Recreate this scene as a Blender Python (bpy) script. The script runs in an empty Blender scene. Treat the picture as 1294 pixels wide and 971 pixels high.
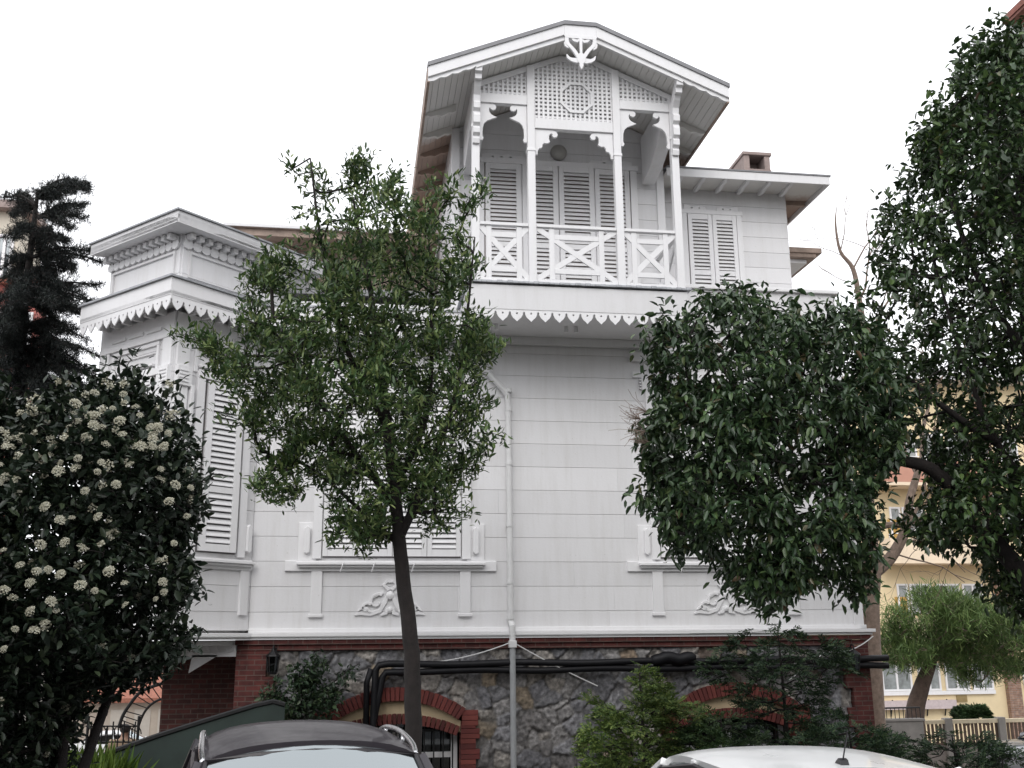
import bpy, bmesh, math, random
import numpy as np
from mathutils import Vector, Matrix, noise
from mathutils.geometry import tessellate_polygon

random.seed(7)
RNG = np.random.default_rng(7)
SC = bpy.context.scene
COL = SC.collection
pi = math.pi

# ------------------------------------------------------------------ camera
FPX, PW, PH = 1300.0, 1294.0, 971.0
CAM = np.array([0.0, -16.5, 2.2])
_a, _p, _r = math.radians(8.5), math.radians(14.0), math.radians(0.5)
_fw = np.array([math.sin(_a) * math.cos(_p), math.cos(_a) * math.cos(_p), math.sin(_p)])
_rt = np.array([math.cos(_a), -math.sin(_a), 0.0])
_up = np.cross(_rt, _fw)
_rt2 = _rt * math.cos(_r) - _up * math.sin(_r)
_up2 = np.cross(_rt2, _fw)
cd = bpy.data.cameras.new('camera')
cam = bpy.data.objects.new('camera', cd)
COL.objects.link(cam)
cd.sensor_width = 36.0
cd.lens = 36.0 * FPX / PW
cd.clip_start = 0.1
cd.clip_end = 2000.0
M = Matrix(((_rt2[0], _up2[0], -_fw[0], CAM[0]), (_rt2[1], _up2[1], -_fw[1], CAM[1]),
            (_rt2[2], _up2[2], -_fw[2], CAM[2]), (0, 0, 0, 1)))
cam.matrix_world = M
SC.camera = cam

# ------------------------------------------------------------------ sky, sun, exposure
SUN_EL, SUN_AZ = math.radians(38), math.radians(196)      # direction the light comes from (azimuth from +Y, clockwise)
w = bpy.data.worlds.new('World')
SC.world = w
w.use_nodes = True
wn, wl = w.node_tree.nodes, w.node_tree.links
bg = wn['Background']
sky = wn.new('ShaderNodeTexSky')
sky.sky_type = 'NISHITA'
sky.sun_disc = False
sky.sun_elevation = SUN_EL
sky.sun_rotation = SUN_AZ
hs = wn.new('ShaderNodeHueSaturation')
hs.inputs['Saturation'].default_value = 0.25
wl.new(sky.outputs[0], hs.inputs['Color'])
mixw = wn.new('ShaderNodeMix')
mixw.data_type = 'RGBA'
mixw.inputs[0].default_value = 0.85
mixw.inputs[7].default_value = (11.4, 11.5, 11.9, 1)       # the closed white cloud deck
wl.new(hs.outputs[0], mixw.inputs[6])
wl.new(mixw.outputs[2], bg.inputs['Color'])
bg.inputs['Strength'].default_value = 0.118
sd = bpy.data.lights.new('sun', 'SUN')
sd.energy = 0.95
sd.angle = math.radians(38)
sd.color = (1.0, 0.97, 0.93)
so = bpy.data.objects.new('sun', sd)
COL.objects.link(so)
_d = Vector((math.sin(SUN_AZ) * math.cos(SUN_EL), math.cos(SUN_AZ) * math.cos(SUN_EL), math.sin(SUN_EL)))
so.rotation_euler = _d.to_track_quat('Z', 'Y').to_euler()
so.location = (0, -20, 30)
SC.view_settings.view_transform = 'Standard'
SC.view_settings.look = 'None'
SC.view_settings.gamma = 1.0
SC.view_settings.exposure = 0.36
SC.view_settings.use_curve_mapping = False
SC.render.engine = 'CYCLES'
SC.cycles.max_bounces = 8
SC.cycles.transparent_max_bounces = 12


def P(px, py, Y):
    """the point where the sight line of a photograph pixel crosses the vertical plane y = Y"""
    d = _rt2 * ((px - PW / 2) / FPX) - _up2 * ((py - PH / 2) / FPX) + _fw
    t = (Y - CAM[1]) / d[1]
    return Vector(CAM + t * d)


# ------------------------------------------------------------------ materials
def new_mat(name):
    m = bpy.data.materials.new(name)
    m.use_nodes = True
    n, l = m.node_tree.nodes, m.node_tree.links
    return m, n, l, n['Principled BSDF']


def N(n, t, **kw):
    x = n.new(t)
    for k, v in kw.items():
        setattr(x, k, v)
    return x


def ramp(n, l, src, stops):
    r = n.new('ShaderNodeValToRGB')
    while len(r.color_ramp.elements) < len(stops):
        r.color_ramp.elements.new(0.5)
    for e, (p, c) in zip(r.color_ramp.elements, stops):
        e.position = p
        e.color = (c[0], c[1], c[2], 1)
    l.new(src, r.inputs[0])
    return r


def plain(name, col, rough=0.6, metal=0.0, var=0.12, scale=6.0, bump=0.0, spec=0.5):
    """a base colour broken up by two sizes of noise"""
    m, n, l, b = new_mat(name)
    tc = N(n, 'ShaderNodeTexCoord')
    nz = N(n, 'ShaderNodeTexNoise')
    nz.inputs['Scale'].default_value = scale
    nz.inputs['Detail'].default_value = 6
    nz.inputs['Roughness'].default_value = 0.65
    l.new(tc.outputs['Object'], nz.inputs['Vector'])
    lo = [max(0, c * (1 - var)) for c in col]
    hi = [min(1, c * (1 + var)) for c in col]
    r = ramp(n, l, nz.outputs['Fac'], [(0.3, lo), (0.7, hi)])
    l.new(r.outputs[0], b.inputs['Base Color'])
    b.inputs['Roughness'].default_value = rough
    b.inputs['Metallic'].default_value = metal
    b.inputs['Specular IOR Level'].default_value = spec
    if bump:
        bp = N(n, 'ShaderNodeBump')
        bp.inputs['Strength'].default_value = bump
        bp.inputs['Distance'].default_value = 0.01
        nz2 = N(n, 'ShaderNodeTexNoise')
        nz2.inputs['Scale'].default_value = scale * 8
        nz2.inputs['Detail'].default_value = 5
        l.new(tc.outputs['Object'], nz2.inputs['Vector'])
        l.new(nz2.outputs['Fac'], bp.inputs['Height'])
        l.new(bp.outputs[0], b.inputs['Normal'])
    return m


def paint(name, col, island=0.06, grime=(0.42, 0.40, 0.36), gr=0.35):
    """old white house paint: boards a shade apart, faint rain streaks and flaking specks"""
    m, n, l, b = new_mat(name)
    tc = N(n, 'ShaderNodeTexCoord')
    geo = N(n, 'ShaderNodeNewGeometry')
    mp = N(n, 'ShaderNodeMapping')
    mp.inputs['Scale'].default_value = (5, 5, 0.55)
    l.new(tc.outputs['Object'], mp.inputs['Vector'])
    nz = N(n, 'ShaderNodeTexNoise')
    nz.inputs['Scale'].default_value = 1.3
    nz.inputs['Detail'].default_value = 7
    nz.inputs['Roughness'].default_value = 0.7
    l.new(mp.outputs[0], nz.inputs['Vector'])
    r = ramp(n, l, nz.outputs['Fac'], [(0.46, (0, 0, 0)), (0.80, (gr, gr, gr))])
    ir = ramp(n, l, geo.outputs['Random Per Island'], [(0, [c * (1 - island) for c in col]), (1, [min(.86, c * (1 + island * .6)) for c in col])])
    mx = N(n, 'ShaderNodeMix', data_type='RGBA')
    l.new(r.outputs[0], mx.inputs[0])
    l.new(ir.outputs[0], mx.inputs[6])
    mx.inputs[7].default_value = (*grime, 1)
    nz2 = N(n, 'ShaderNodeTexNoise')
    nz2.inputs['Scale'].default_value = 30
    nz2.inputs['Detail'].default_value = 4
    l.new(tc.outputs['Object'], nz2.inputs['Vector'])
    r2 = ramp(n, l, nz2.outputs['Fac'], [(0.70, (0, 0, 0)), (0.76, (.5, .5, .5))])
    mx2 = N(n, 'ShaderNodeMix', data_type='RGBA')
    l.new(r2.outputs[0], mx2.inputs[0])
    l.new(mx.outputs[2], mx2.inputs[6])
    mx2.inputs[7].default_value = (*grime, 1)
    l.new(mx2.outputs[2], b.inputs['Base Color'])
    b.inputs['Roughness'].default_value = 0.42
    bp = N(n, 'ShaderNodeBump')
    bp.inputs['Strength'].default_value = 0.12
    bp.inputs['Distance'].default_value = 0.01
    l.new(nz2.outputs['Fac'], bp.inputs['Height'])
    l.new(bp.outputs[0], b.inputs['Normal'])
    return m


def brick(name, c1, c2, mortar, sx=1.0):
    m, n, l, b = new_mat(name)
    tc = N(n, 'ShaderNodeTexCoord')
    mp = N(n, 'ShaderNodeMapping')
    mp.inputs['Rotation'].default_value = (pi / 2, 0, 0)
    sep = N(n, 'ShaderNodeSeparateXYZ')
    cmb = N(n, 'ShaderNodeCombineXYZ')
    add = N(n, 'ShaderNodeMath', operation='ADD')
    l.new(tc.outputs['Object'], sep.inputs[0])
    l.new(sep.outputs[0], add.inputs[0])
    l.new(sep.outputs[1], add.inputs[1])
    l.new(add.outputs[0], cmb.inputs[0])
    l.new(sep.outputs[2], cmb.inputs[1])
    bt = N(n, 'ShaderNodeTexBrick')
    bt.inputs['Scale'].default_value = 1.0
    bt.inputs['Brick Width'].default_value = 0.22 * sx
    bt.inputs['Row Height'].default_value = 0.075
    bt.inputs['Mortar Size'].default_value = 0.008
    bt.inputs['Color1'].default_value = (*c1, 1)
    bt.inputs['Color2'].default_value = (*c2, 1)
    bt.inputs['Mortar'].default_value = (*mortar, 1)
    l.new(cmb.outputs[0], bt.inputs['Vector'])
    nz = N(n, 'ShaderNodeTexNoise')
    nz.inputs['Scale'].default_value = 9
    nz.inputs['Detail'].default_value = 6
    l.new(tc.outputs['Object'], nz.inputs['Vector'])
    mx = N(n, 'ShaderNodeMix', data_type='RGBA', blend_type='MULTIPLY')
    mx.inputs[0].default_value = 0.7
    r = ramp(n, l, nz.outputs['Fac'], [(0.3, (.45, .45, .45)), (0.7, (1.2, 1.15, 1.1))])
    l.new(bt.outputs['Color'], mx.inputs[6])
    l.new(r.outputs[0], mx.inputs[7])
    l.new(mx.outputs[2], b.inputs['Base Color'])
    b.inputs['Roughness'].default_value = 0.85
    bp = N(n, 'ShaderNodeBump')
    bp.inputs['Strength'].default_value = 0.6
    bp.inputs['Distance'].default_value = 0.01
    bp.invert = True
    l.new(bt.outputs['Fac'], bp.inputs['Height'])
    l.new(bp.outputs[0], b.inputs['Normal'])
    return m


def island_mat(name, stops, rough=0.7, transl=0.0, spec=0.4, noise_mul=0.0):
    """colour per leaf / per stone: each piece of the mesh its own shade"""
    m, n, l, b = new_mat(name)
    geo = N(n, 'ShaderNodeNewGeometry')
    r = ramp(n, l, geo.outputs['Random Per Island'], stops)
    src = r.outputs[0]
    if noise_mul:
        tc = N(n, 'ShaderNodeTexCoord')
        nz = N(n, 'ShaderNodeTexNoise')
        nz.inputs['Scale'].default_value = 1.6
        nz.inputs['Detail'].default_value = 3
        l.new(tc.outputs['Object'], nz.inputs['Vector'])
        rr = ramp(n, l, nz.outputs['Fac'], [(0.35, [1 - noise_mul] * 3), (0.65, [1 + noise_mul] * 3)])
        mx = N(n, 'ShaderNodeMix', data_type='RGBA', blend_type='MULTIPLY')
        mx.inputs[0].default_value = 1
        l.new(src, mx.inputs[6])
        l.new(rr.outputs[0], mx.inputs[7])
        src = mx.outputs[2]
    l.new(src, b.inputs['Base Color'])
    b.inputs['Roughness'].default_value = rough
    b.inputs['Specular IOR Level'].default_value = spec
    if transl:
        tr = N(n, 'ShaderNodeBsdfTranslucent')
        l.new(src, tr.inputs['Color'])
        ms = N(n, 'ShaderNodeMixShader')
        ms.inputs[0].default_value = transl
        l.new(b.outputs[0], ms.inputs[1])
        l.new(tr.outputs[0], ms.inputs[2])
        l.new(ms.outputs[0], n['Material Output'].inputs[0])
    return m


def glass(name, tint, refl=0.4, dark=0.5):
    m, n, l, b = new_mat(name)
    gl = N(n, 'ShaderNodeBsdfGlossy')
    gl.inputs['Roughness'].default_value = 0.03
    gl.inputs['Color'].default_value = (*tint, 1)
    tr = N(n, 'ShaderNodeBsdfTransparent')
    tr.inputs['Color'].default_value = (dark * .9, dark, dark * .95, 1)
    fr = N(n, 'ShaderNodeFresnel')
    fr.inputs['IOR'].default_value = 1.5
    ma = N(n, 'ShaderNodeMath', operation='ADD')
    ma.use_clamp = True
    ma.inputs[1].default_value = refl
    l.new(fr.outputs[0], ma.inputs[0])
    ms = N(n, 'ShaderNodeMixShader')
    l.new(ma.outputs[0], ms.inputs[0])
    l.new(tr.outputs[0], ms.inputs[1])
    l.new(gl.outputs[0], ms.inputs[2])
    l.new(ms.outputs[0], n['Material Output'].inputs[0])
    return m


def soffit_mat(name, shift=0.0):
    """white soffit boards whose paint has gone from some stretches down to the brown wood"""
    m, n, l, b = new_mat(name)
    tc = N(n, 'ShaderNodeTexCoord')
    geo = N(n, 'ShaderNodeNewGeometry')
    sep = N(n, 'ShaderNodeSeparateXYZ')
    l.new(tc.outputs['Object'], sep.inputs[0])
    nz = N(n, 'ShaderNodeTexNoise')
    nz.inputs['Scale'].default_value = 2.2
    nz.inputs['Detail'].default_value = 8
    nz.inputs['Roughness'].default_value = 0.75
    l.new(tc.outputs['Object'], nz.inputs['Vector'])
    a = N(n, 'ShaderNodeMath', operation='MULTIPLY_ADD')
    l.new(nz.outputs['Fac'], a.inputs[0])
    a.inputs[1].default_value = 1.2
    l.new(sep.outputs[1], a.inputs[2])
    a2 = N(n, 'ShaderNodeMath', operation='ADD')
    l.new(a.outputs[0], a2.inputs[0])
    a2.inputs[1].default_value = shift
    r = ramp(n, l, a2.outputs[0], [(0.0, (.72, .71, .69)), (0.6, (.66, .64, .61)), (0.95, (.42, .33, .28)), (1.0, (.36, .265, .215))])
    l.new(r.outputs[0], b.inputs['Base Color'])
    b.inputs['Roughness'].default_value = 0.6
    return m


MT = dict(
    white=paint('white_paint', (.72, .715, .725), gr=.28),
    white2=paint('white_trim_paint', (.78, .775, .785), island=.03, gr=.15),
    soffit=soffit_mat('weathered_soffit'),
    wingsoffit=soffit_mat('weathered_wing_soffit', -.55),
    brownwood=plain('bare_brown_wood', (.34, .26, .215), .8, var=.3, scale=4, bump=.3),
    zinc=plain('zinc_edge', (.36, .37, .39), .5, .4, var=.2, scale=12),
    roofmetal=plain('grey_roof_sheet', (.22, .22, .23), .6, .2),
    brick=brick('red_brick', (.125, .031, .027), (.075, .020, .018), (.12, .075, .066)),
    darkbrick=brick('brick_painted_shade', (.095, .027, .023), (.055, .018, .016), (.10, .07, .062)),  # brick darkened: the shade under the bay is put into its colour
    brickpiece=island_mat('single_bricks', [(0, (.085, .022, .020)), (.5, (.13, .032, .028)), (1, (.17, .045, .036))], .85, noise_mul=.25),
    stonegap=plain('stone_mortar', (.06, .058, .056), .95, var=.3, bump=.5),
    cream=plain('cream_plaster', (.50, .40, .26), .85, var=.1),
    darkpane=glass('window_glass', (.8, .85, .9), .10, .25),
    void=plain('dark_room', (.03, .03, .03), .9),
    behind=plain('slat_gap_shade', (.13, .12, .12), .6),  # dark tone behind the louvres, painted shade for the slat gaps
    black=plain('black_plastic', (.006, .006, .008), .55, var=.3, spec=.3),
    iron=plain('black_iron', (.015, .015, .016), .5, .3, var=.3),
    pvc=plain('white_pipe', (.66, .66, .66), .4, var=.06),
    greypipe=plain('grey_pipe', (.33, .34, .35), .5, var=.1),
    lamp=plain('frosted_lamp_glass', (.34, .33, .31), .35, var=.1),
    chimney=plain('pinkish_brown_render', (.32, .255, .235), .9, var=.2, bump=.4),
    bark=plain('dark_bark', (.017, .013, .012), .9, var=.4, scale=14, bump=.8),
    bark2=plain('grey_brown_bark', (.20, .15, .12), .9, var=.35, scale=10, bump=.8),
    greenmetal=plain('dark_green_sheet', (.018, .032, .027), .65, var=.25, scale=3),
    asphalt=plain('asphalt', (.05, .05, .052), .9, var=.25, scale=3, bump=.5),
    soil=plain('garden_soil', (.06, .05, .038), .95, var=.4, scale=2, bump=.6),
    paving=plain('concrete_paving', (.26, .25, .24), .9, var=.2, scale=3, bump=.3),
)


# ------------------------------------------------------------------ mesh helpers
class Fr:
    """a wall's own axes: u along it, n out of it, z up"""

    def __init__(s, o, ang):
        s.o = Vector((o[0], o[1], 0))
        s.u = Vector((math.cos(ang), math.sin(ang), 0))
        s.n = Vector((math.sin(ang), -math.cos(ang), 0))

    def __call__(s, u, n, z):
        return s.o + s.u * u + s.n * n + Vector((0, 0, z))

    def out(s, d):
        f = Fr((0, 0), 0)
        f.o, f.u, f.n = s.o + s.n * d, s.u, s.n
        return f


FR = Fr((0, 0), 0)


class MB:
    def __init__(s):
        s.v, s.f = [], []

    def quad8(s, pts):
        k = len(s.v)
        s.v += [tuple(p) for p in pts]
        s.f += [tuple(k + i for i in q) for q in ((0, 1, 2, 3), (7, 6, 5, 4), (0, 4, 5, 1), (1, 5, 6, 2), (2, 6, 7, 3), (3, 7, 4, 0))]

    def box(s, fr, u0, u1, n0, n1, z0, z1):
        s.quad8([fr(u0, n0, z0), fr(u1, n0, z0), fr(u1, n0, z1), fr(u0, n0, z1),
                 fr(u0, n1, z0), fr(u1, n1, z0), fr(u1, n1, z1), fr(u0, n1, z1)])
        return s

    def prism(s, fr, poly, n0, n1, holes=()):
        """an outline in (u, z), with holes, given thickness along n"""
        rings = [poly] + list(holes)
        tri = tessellate_polygon([[Vector((p[0], p[1], 0)) for p in r] for r in rings])
        flat = [p for r in rings for p in r]
        k, m = len(s.v), len(flat)
        s.v += [tuple(fr(p[0], n0, p[1])) for p in flat] + [tuple(fr(p[0], n1, p[1])) for p in flat]
        s.f += [(k + a, k + b, k + c) for a, b, c in tri] + [(k + m + c, k + m + b, k + m + a) for a, b, c in tri]
        o = 0
        for r in rings:
            q = len(r)
            s.f += [(k + o + i, k + o + (i + 1) % q, k + m + o + (i + 1) % q, k + m + o + i) for i in range(q)]
            o += q
        return s

    def slab(s, plan, z0, z1):
        k, m = len(s.v), len(plan)
        s.v += [(p[0], p[1], z0) for p in plan] + [(p[0], p[1], z1) for p in plan]
        s.f += [tuple(k + i for i in range(m)), tuple(k + m + i for i in reversed(range(m)))]
        s.f += [(k + i, k + (i + 1) % m, k + m + (i + 1) % m, k + m + i) for i in range(m)]
        return s

    def tube(s, pts, r, seg=8, cap=True):
        pts = [Vector(p) for p in pts]
        rr = r if isinstance(r, (list, tuple)) else [r] * len(pts)
        k0 = len(s.v)
        ref = None
        for i, p in enumerate(pts):
            t = (pts[min(i + 1, len(pts) - 1)] - pts[max(i - 1, 0)])
            t = t.normalized() if t.length > 1e-9 else Vector((0, 0, 1))
            if ref is None:
                ref = Vector((0, 0, 1)) if abs(t.z) < .9 else Vector((1, 0, 0))
            x = (ref - t * ref.dot(t))
            x = x.normalized() if x.length > 1e-6 else t.orthogonal().normalized()
            ref = x
            y = t.cross(x)
            for j in range(seg):
                a = 2 * pi * j / seg
                s.v.append(tuple(p + (x * math.cos(a) + y * math.sin(a)) * rr[i]))
        for i in range(len(pts) - 1):
            for j in range(seg):
                a, b = k0 + i * seg + j, k0 + i * seg + (j + 1) % seg
                s.f.append((a, b, b + seg, a + seg))
        if cap:
            s.f.append(tuple(k0 + j for j in reversed(range(seg))))
            s.f.append(tuple(k0 + (len(pts) - 1) * seg + j for j in range(seg)))
        return s

    def bar(s, a, b, wd, th, up=(0, 0, 1)):
        """a straight board from a to b, wd across, th thick towards up"""
        a, b, up = Vector(a), Vector(b), Vector(up)
        t = (b - a).normalized()
        x = t.cross(up).normalized()
        y = x.cross(t)
        o = []
        for q in (a, b):
            o += [q - x * wd / 2 - y * th / 2, q + x * wd / 2 - y * th / 2, q + x * wd / 2 + y * th / 2, q - x * wd / 2 + y * th / 2]
        s.quad8(o)
        return s

    def lathe(s, c, prof, seg=16, axis='z'):
        k = len(s.v)
        for r, h in prof:
            for j in range(seg):
                a = 2 * pi * j / seg
                if axis == 'z':
                    s.v.append((c[0] + r * math.cos(a), c[1] + r * math.sin(a), c[2] + h))
                else:
                    s.v.append((c[0] + r * math.cos(a), c[1] + h, c[2] + r * math.sin(a)))
        for i in range(len(prof) - 1):
            for j in range(seg):
                a, b = k + i * seg + j, k + i * seg + (j + 1) % seg
                s.f.append((a, b, b + seg, a + seg))
        s.f.append(tuple(k + j for j in reversed(range(seg))))
        s.f.append(tuple(k + (len(prof) - 1) * seg + j for j in range(seg)))
        return s

    def build(s, name, mat, parent=None, bev=0.0, smooth=False, sub=0):
        me = bpy.data.meshes.new(name)
        me.from_pydata(s.v, [], s.f)
        bm = bmesh.new()
        bm.from_mesh(me)
        bmesh.ops.recalc_face_normals(bm, faces=bm.faces)
        bm.to_mesh(me)
        bm.free()
        if smooth:
            me.polygons.foreach_set('use_smooth', [True] * len(me.polygons))
        me.materials.append(mat)
        o = bpy.data.objects.new(name, me)
        COL.objects.link(o)
        if parent:
            o.parent = parent
            # parents are placed with plain locations / z rotations; keep world coordinates
            o.matrix_parent_inverse = world_of(parent).inverted()
        if bev:
            b = o.modifiers.new('bevel', 'BEVEL')
            b.width = bev
            b.segments = 2
            b.limit_method = 'ANGLE'
        if sub:
            b = o.modifiers.new('smooth', 'SUBSURF')
            b.levels = b.render_levels = sub
        return o


def world_of(o):
    m = o.matrix_basis.copy()
    if o.parent:
        m = world_of(o.parent) @ o.matrix_parent_inverse @ m
    return m


def tag(o, label=None, cat=None, group=None, kind=None):
    if label: o['label'] = label
    if cat: o['category'] = cat
    if group: o['group'] = group
    if kind: o['kind'] = kind
    return o


def empty(name, loc, label, cat, group=None, rz=0.0):
    o = bpy.data.objects.new(name, None)
    COL.objects.link(o)
    o.location = loc
    o.rotation_euler = (0, 0, rz)
    o.empty_display_size = .3
    return tag(o, label, cat, group)


def copy_tree(o, parent=None):
    c = o.copy()
    COL.objects.link(c)
    if parent: c.parent = parent
    for ch in list(o.children):
        copy_tree(ch, c)
    return c


def np_mesh(name, V, F, mat, parent=None, smooth=False):
    V = np.asarray(V, dtype=np.float32)
    F = np.asarray(F, dtype=np.int32)
    k = F.shape[1]
    me = bpy.data.meshes.new(name)
    me.vertices.add(len(V))
    me.vertices.foreach_set('co', V.ravel())
    me.loops.add(F.size)
    me.loops.foreach_set('vertex_index', F.ravel())
    me.polygons.add(len(F))
    me.polygons.foreach_set('loop_start', np.arange(0, F.size, k, dtype=np.int32))
    me.update(calc_edges=True)
    if smooth:
        me.polygons.foreach_set('use_smooth', np.ones(len(F), dtype=bool))
    me.materials.append(mat)
    me.validate()
    o = bpy.data.objects.new(name, me)
    COL.objects.link(o)
    if parent:
        o.parent = parent
        o.matrix_parent_inverse = world_of(parent).inverted()
    return o


# ------------------------------------------------------------------ ground
def gz(x, y):
    """the plot falls away behind the street towards the yard at the back"""
    def sm(t):
        t = min(1, max(0, t))
        return t * t * (3 - 2 * t)
    return -1.35 * sm((y + 5.5) / 11.0) - 1.35 * sm((y - 8) / 16.0)


def ground():
    ys = [-400, -60, -20, -8, -5.6] + [-5 + .75 * i for i in range(40)] + [26, 28, 30, 34, 38, 60, 150, 500, 900]
    xs = [-700, -200, -60, -25, -12, -8, -5, -3, -1, 1, 3, 5, 7, 9, 12, 18, 30, 60, 200, 700]
    m = MB()
    for y in ys:
        for x in xs:
            m.v.append((x, y, gz(x, y)))
    nx = len(xs)
    for j in range(len(ys) - 1):
        for i in range(nx - 1):
            a = j * nx + i
            m.f.append((a, a + 1, a + 1 + nx, a + nx))
    tag(m.build('ground', MT['soil'], smooth=True), kind='structure')
    r = MB()
    r.v = [(-60, -40, .004), (60, -40, .004), (60, -6.35, .004), (-60, -6.35, .004)]
    r.f = [(0, 1, 2, 3)]
    tag(r.build('street', MT['asphalt']), kind='structure')
    k = MB()
    k.box(FR, -40, 40, 6.2, 6.35, -.1, .12)
    tag(k.build('kerb', MT['paving'], bev=.015), kind='structure')
    m = MB()
    for i in range(30):
        x = -15.2 + i * 1.0
        pass
    m.box(FR, -40, 40, 5.3, 6.2, -.2, .11)
    tag(m.build('pavement', MT['paving']), kind='structure')
    # paved yard behind
    y0 = MB()
    xs2 = [-40, -20, -8, -5, -2, 2, 12, 30]
    ys2 = [4 + 1.2 * i for i in range(34)]
    for y in ys2:
        for x in xs2:
            y0.v.append((x, y, gz(x, y) + .03))
    for j in range(len(ys2) - 1):
        for i in range(len(xs2) - 1):
            a = j * len(xs2) + i
            y0.f.append((a, a + 1, a + 1 + len(xs2), a + len(xs2)))
    tag(y0.build('yard', MT['paving']), kind='structure')


ground()

# ------------------------------------------------------------------ the house
S2 = math.sqrt(.5)
BAY_A, BAY_C, BAY_J = Vector((-4.13, .17, 0)), Vector((-2.79, -1.17, 0)), Vector((-1.62, 0, 0))
BL = Fr(BAY_A[:2], -pi / 4)          # the bay's left face
BR = Fr(BAY_C[:2], pi / 4)           # the bay's right face
WL = (BAY_C - BAY_A).length
WR = (BAY_J - BAY_C).length
LEDGE = 2.33
PITCH = 0.385

house = empty('timber_house', (3.3, 2.0, gz(3, 0)), 'white timber house with shutters, scalloped eaves and a gabled balcony on a stone basement', 'house')


def clap(m, fr, u0, u1, z0, z1, pitch=PITCH, seed=1, z_ref=LEDGE - .06):
    """lapped boards: each leans out at its foot so a thin shadow falls on the one below"""
    rr = random.Random(seed)
    k = math.floor((z0 - z_ref) / pitch)
    z = z_ref + k * pitch
    while z < z1 - .01:
        a, b = max(z, z0), min(z + pitch, z1)
        cuts = [u0]
        c = u0 + rr.uniform(1.5, 4.2)
        while c < u1 - .8:
            cuts.append(c)
            c += rr.uniform(2.4, 4.4)
        cuts.append(u1)
        for p, q in zip(cuts[:-1], cuts[1:]):
            e = .0016 if q < u1 else 0
            f = .0008
            m.quad8([fr(p, -.03, a + f), fr(q - e, -.03, a + f), fr(q - e, -.03, b - f - .002), fr(p, -.03, b - f - .002),
                     fr(p, .013, a + f), fr(q - e, .013, a + f), fr(q - e, .008, b - f - .002), fr(p, .008, b - f - .002)])
        z += pitch
    m.box(fr, u0 + .01, u1 - .01, -.12, -.035, z0 + .01, z1 - .01)


def louvre_leaf(name, parent, fr, u0, u1, z0, z1, n0, mat=None, th=.045, split=(.62,), pitch=.072, stile=.075, panel=None, hinge=0.0):
    """a shutter leaf: stiles, rails and tilted slats with daylight gaps between them"""
    m = MB()
    if hinge:
        f = Fr((0, 0), 0)
        f.o = fr(u0, n0, 0)
        c, s_ = math.cos(hinge), math.sin(hinge)
        f.u = fr.u * c + fr.n * s_
        f.n = fr.n * c - fr.u * s_
        u1, u0, n0, fr = u1 - u0, 0, 0, f
    m.box(fr, u0, u0 + stile, n0, n0 + th, z0, z1)
    m.box(fr, u1 - stile, u1, n0, n0 + th, z0, z1)
    rails = [z0] + [z0 + (z1 - z0) * s for s in split] + [z1]
    e = .002
    lo = z0
    m.box(fr, u0 + stile + e, u1 - stile - e, n0 + .004, n0 + th - .004, z0, z0 + .11)
    m.box(fr, u0 + stile + e, u1 - stile - e, n0 + .004, n0 + th - .004, z1 - .10, z1)
    for s in split:
        zz = z0 + (z1 - z0) * s
        m.box(fr, u0 + stile + e, u1 - stile - e, n0 + .004, n0 + th - .004, zz - .045, zz + .045)
    for a, b in zip(rails[:-1], rails[1:]):
        a2 = a + (.115 if a == z0 else .05)
        b2 = b - (.105 if b == z1 else .05)
        if panel is not None and a == z0 and panel:
            m.box(fr, u0 + stile + e, u1 - stile - e, n0 + .012, n0 + .028, a2, b2)
            continue
        k = max(1, int((b2 - a2) / pitch))
        p = (b2 - a2) / k
        for i in range(k):
            zc = a2 + p * (i + .5)
            h, t = p * .40, .006
            m.quad8([fr(u0 + stile + e, n0 + .006, zc + h - t), fr(u1 - stile - e, n0 + .006, zc + h - t), fr(u1 - stile - e, n0 + .006, zc + h + t), fr(u0 + stile + e, n0 + .006, zc + h + t),
                     fr(u0 + stile + e, n0 + th - .004, zc - h * .75 - t), fr(u1 - stile - e, n0 + th - .004, zc - h * .75 - t), fr(u1 - stile - e, n0 + th - .004, zc - h * .75 + t), fr(u0 + stile + e, n0 + th - .004, zc - h * .75 + t)])
    return m.build(name, mat or MT['white2'], parent)


def tooth(w_, top, h):
    """one pendant of the scalloped valance, with its drilled hole"""
    pts = [(.0, top), (w_, top), (w_, top - h * .30), (w_ * .93, top - h * .36), (w_ * .91, top - h * .52), (w_ * .80, top - h * .72),
           (w_ * .62, top - h * .88), (w_ * .5, top - h), (w_ * .38, top - h * .88), (w_ * .20, top - h * .72), (w_ * .09, top - h * .52), (w_ * .07, top - h * .36), (0, top - h * .30)]
    hole = [(w_ * .5 + .017 * math.cos(2 * pi * i / 8), top - h * .42 + .017 * math.sin(2 * pi * i / 8)) for i in range(8)]
    return pts, hole


def valance(m, fr, u0, u1, n0, n1, ztop, h=.25, pitch=.225):
    k = max(1, round((u1 - u0) / pitch))
    w_ = (u1 - u0) / k
    for i in range(k):
        pts, hole = tooth(w_, ztop, h)
        a = u0 + i * w_
        m.prism(fr, [(a + p[0], p[1]) for p in pts], n0, n1, [[(a + p[0], p[1]) for p in hole]])


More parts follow.
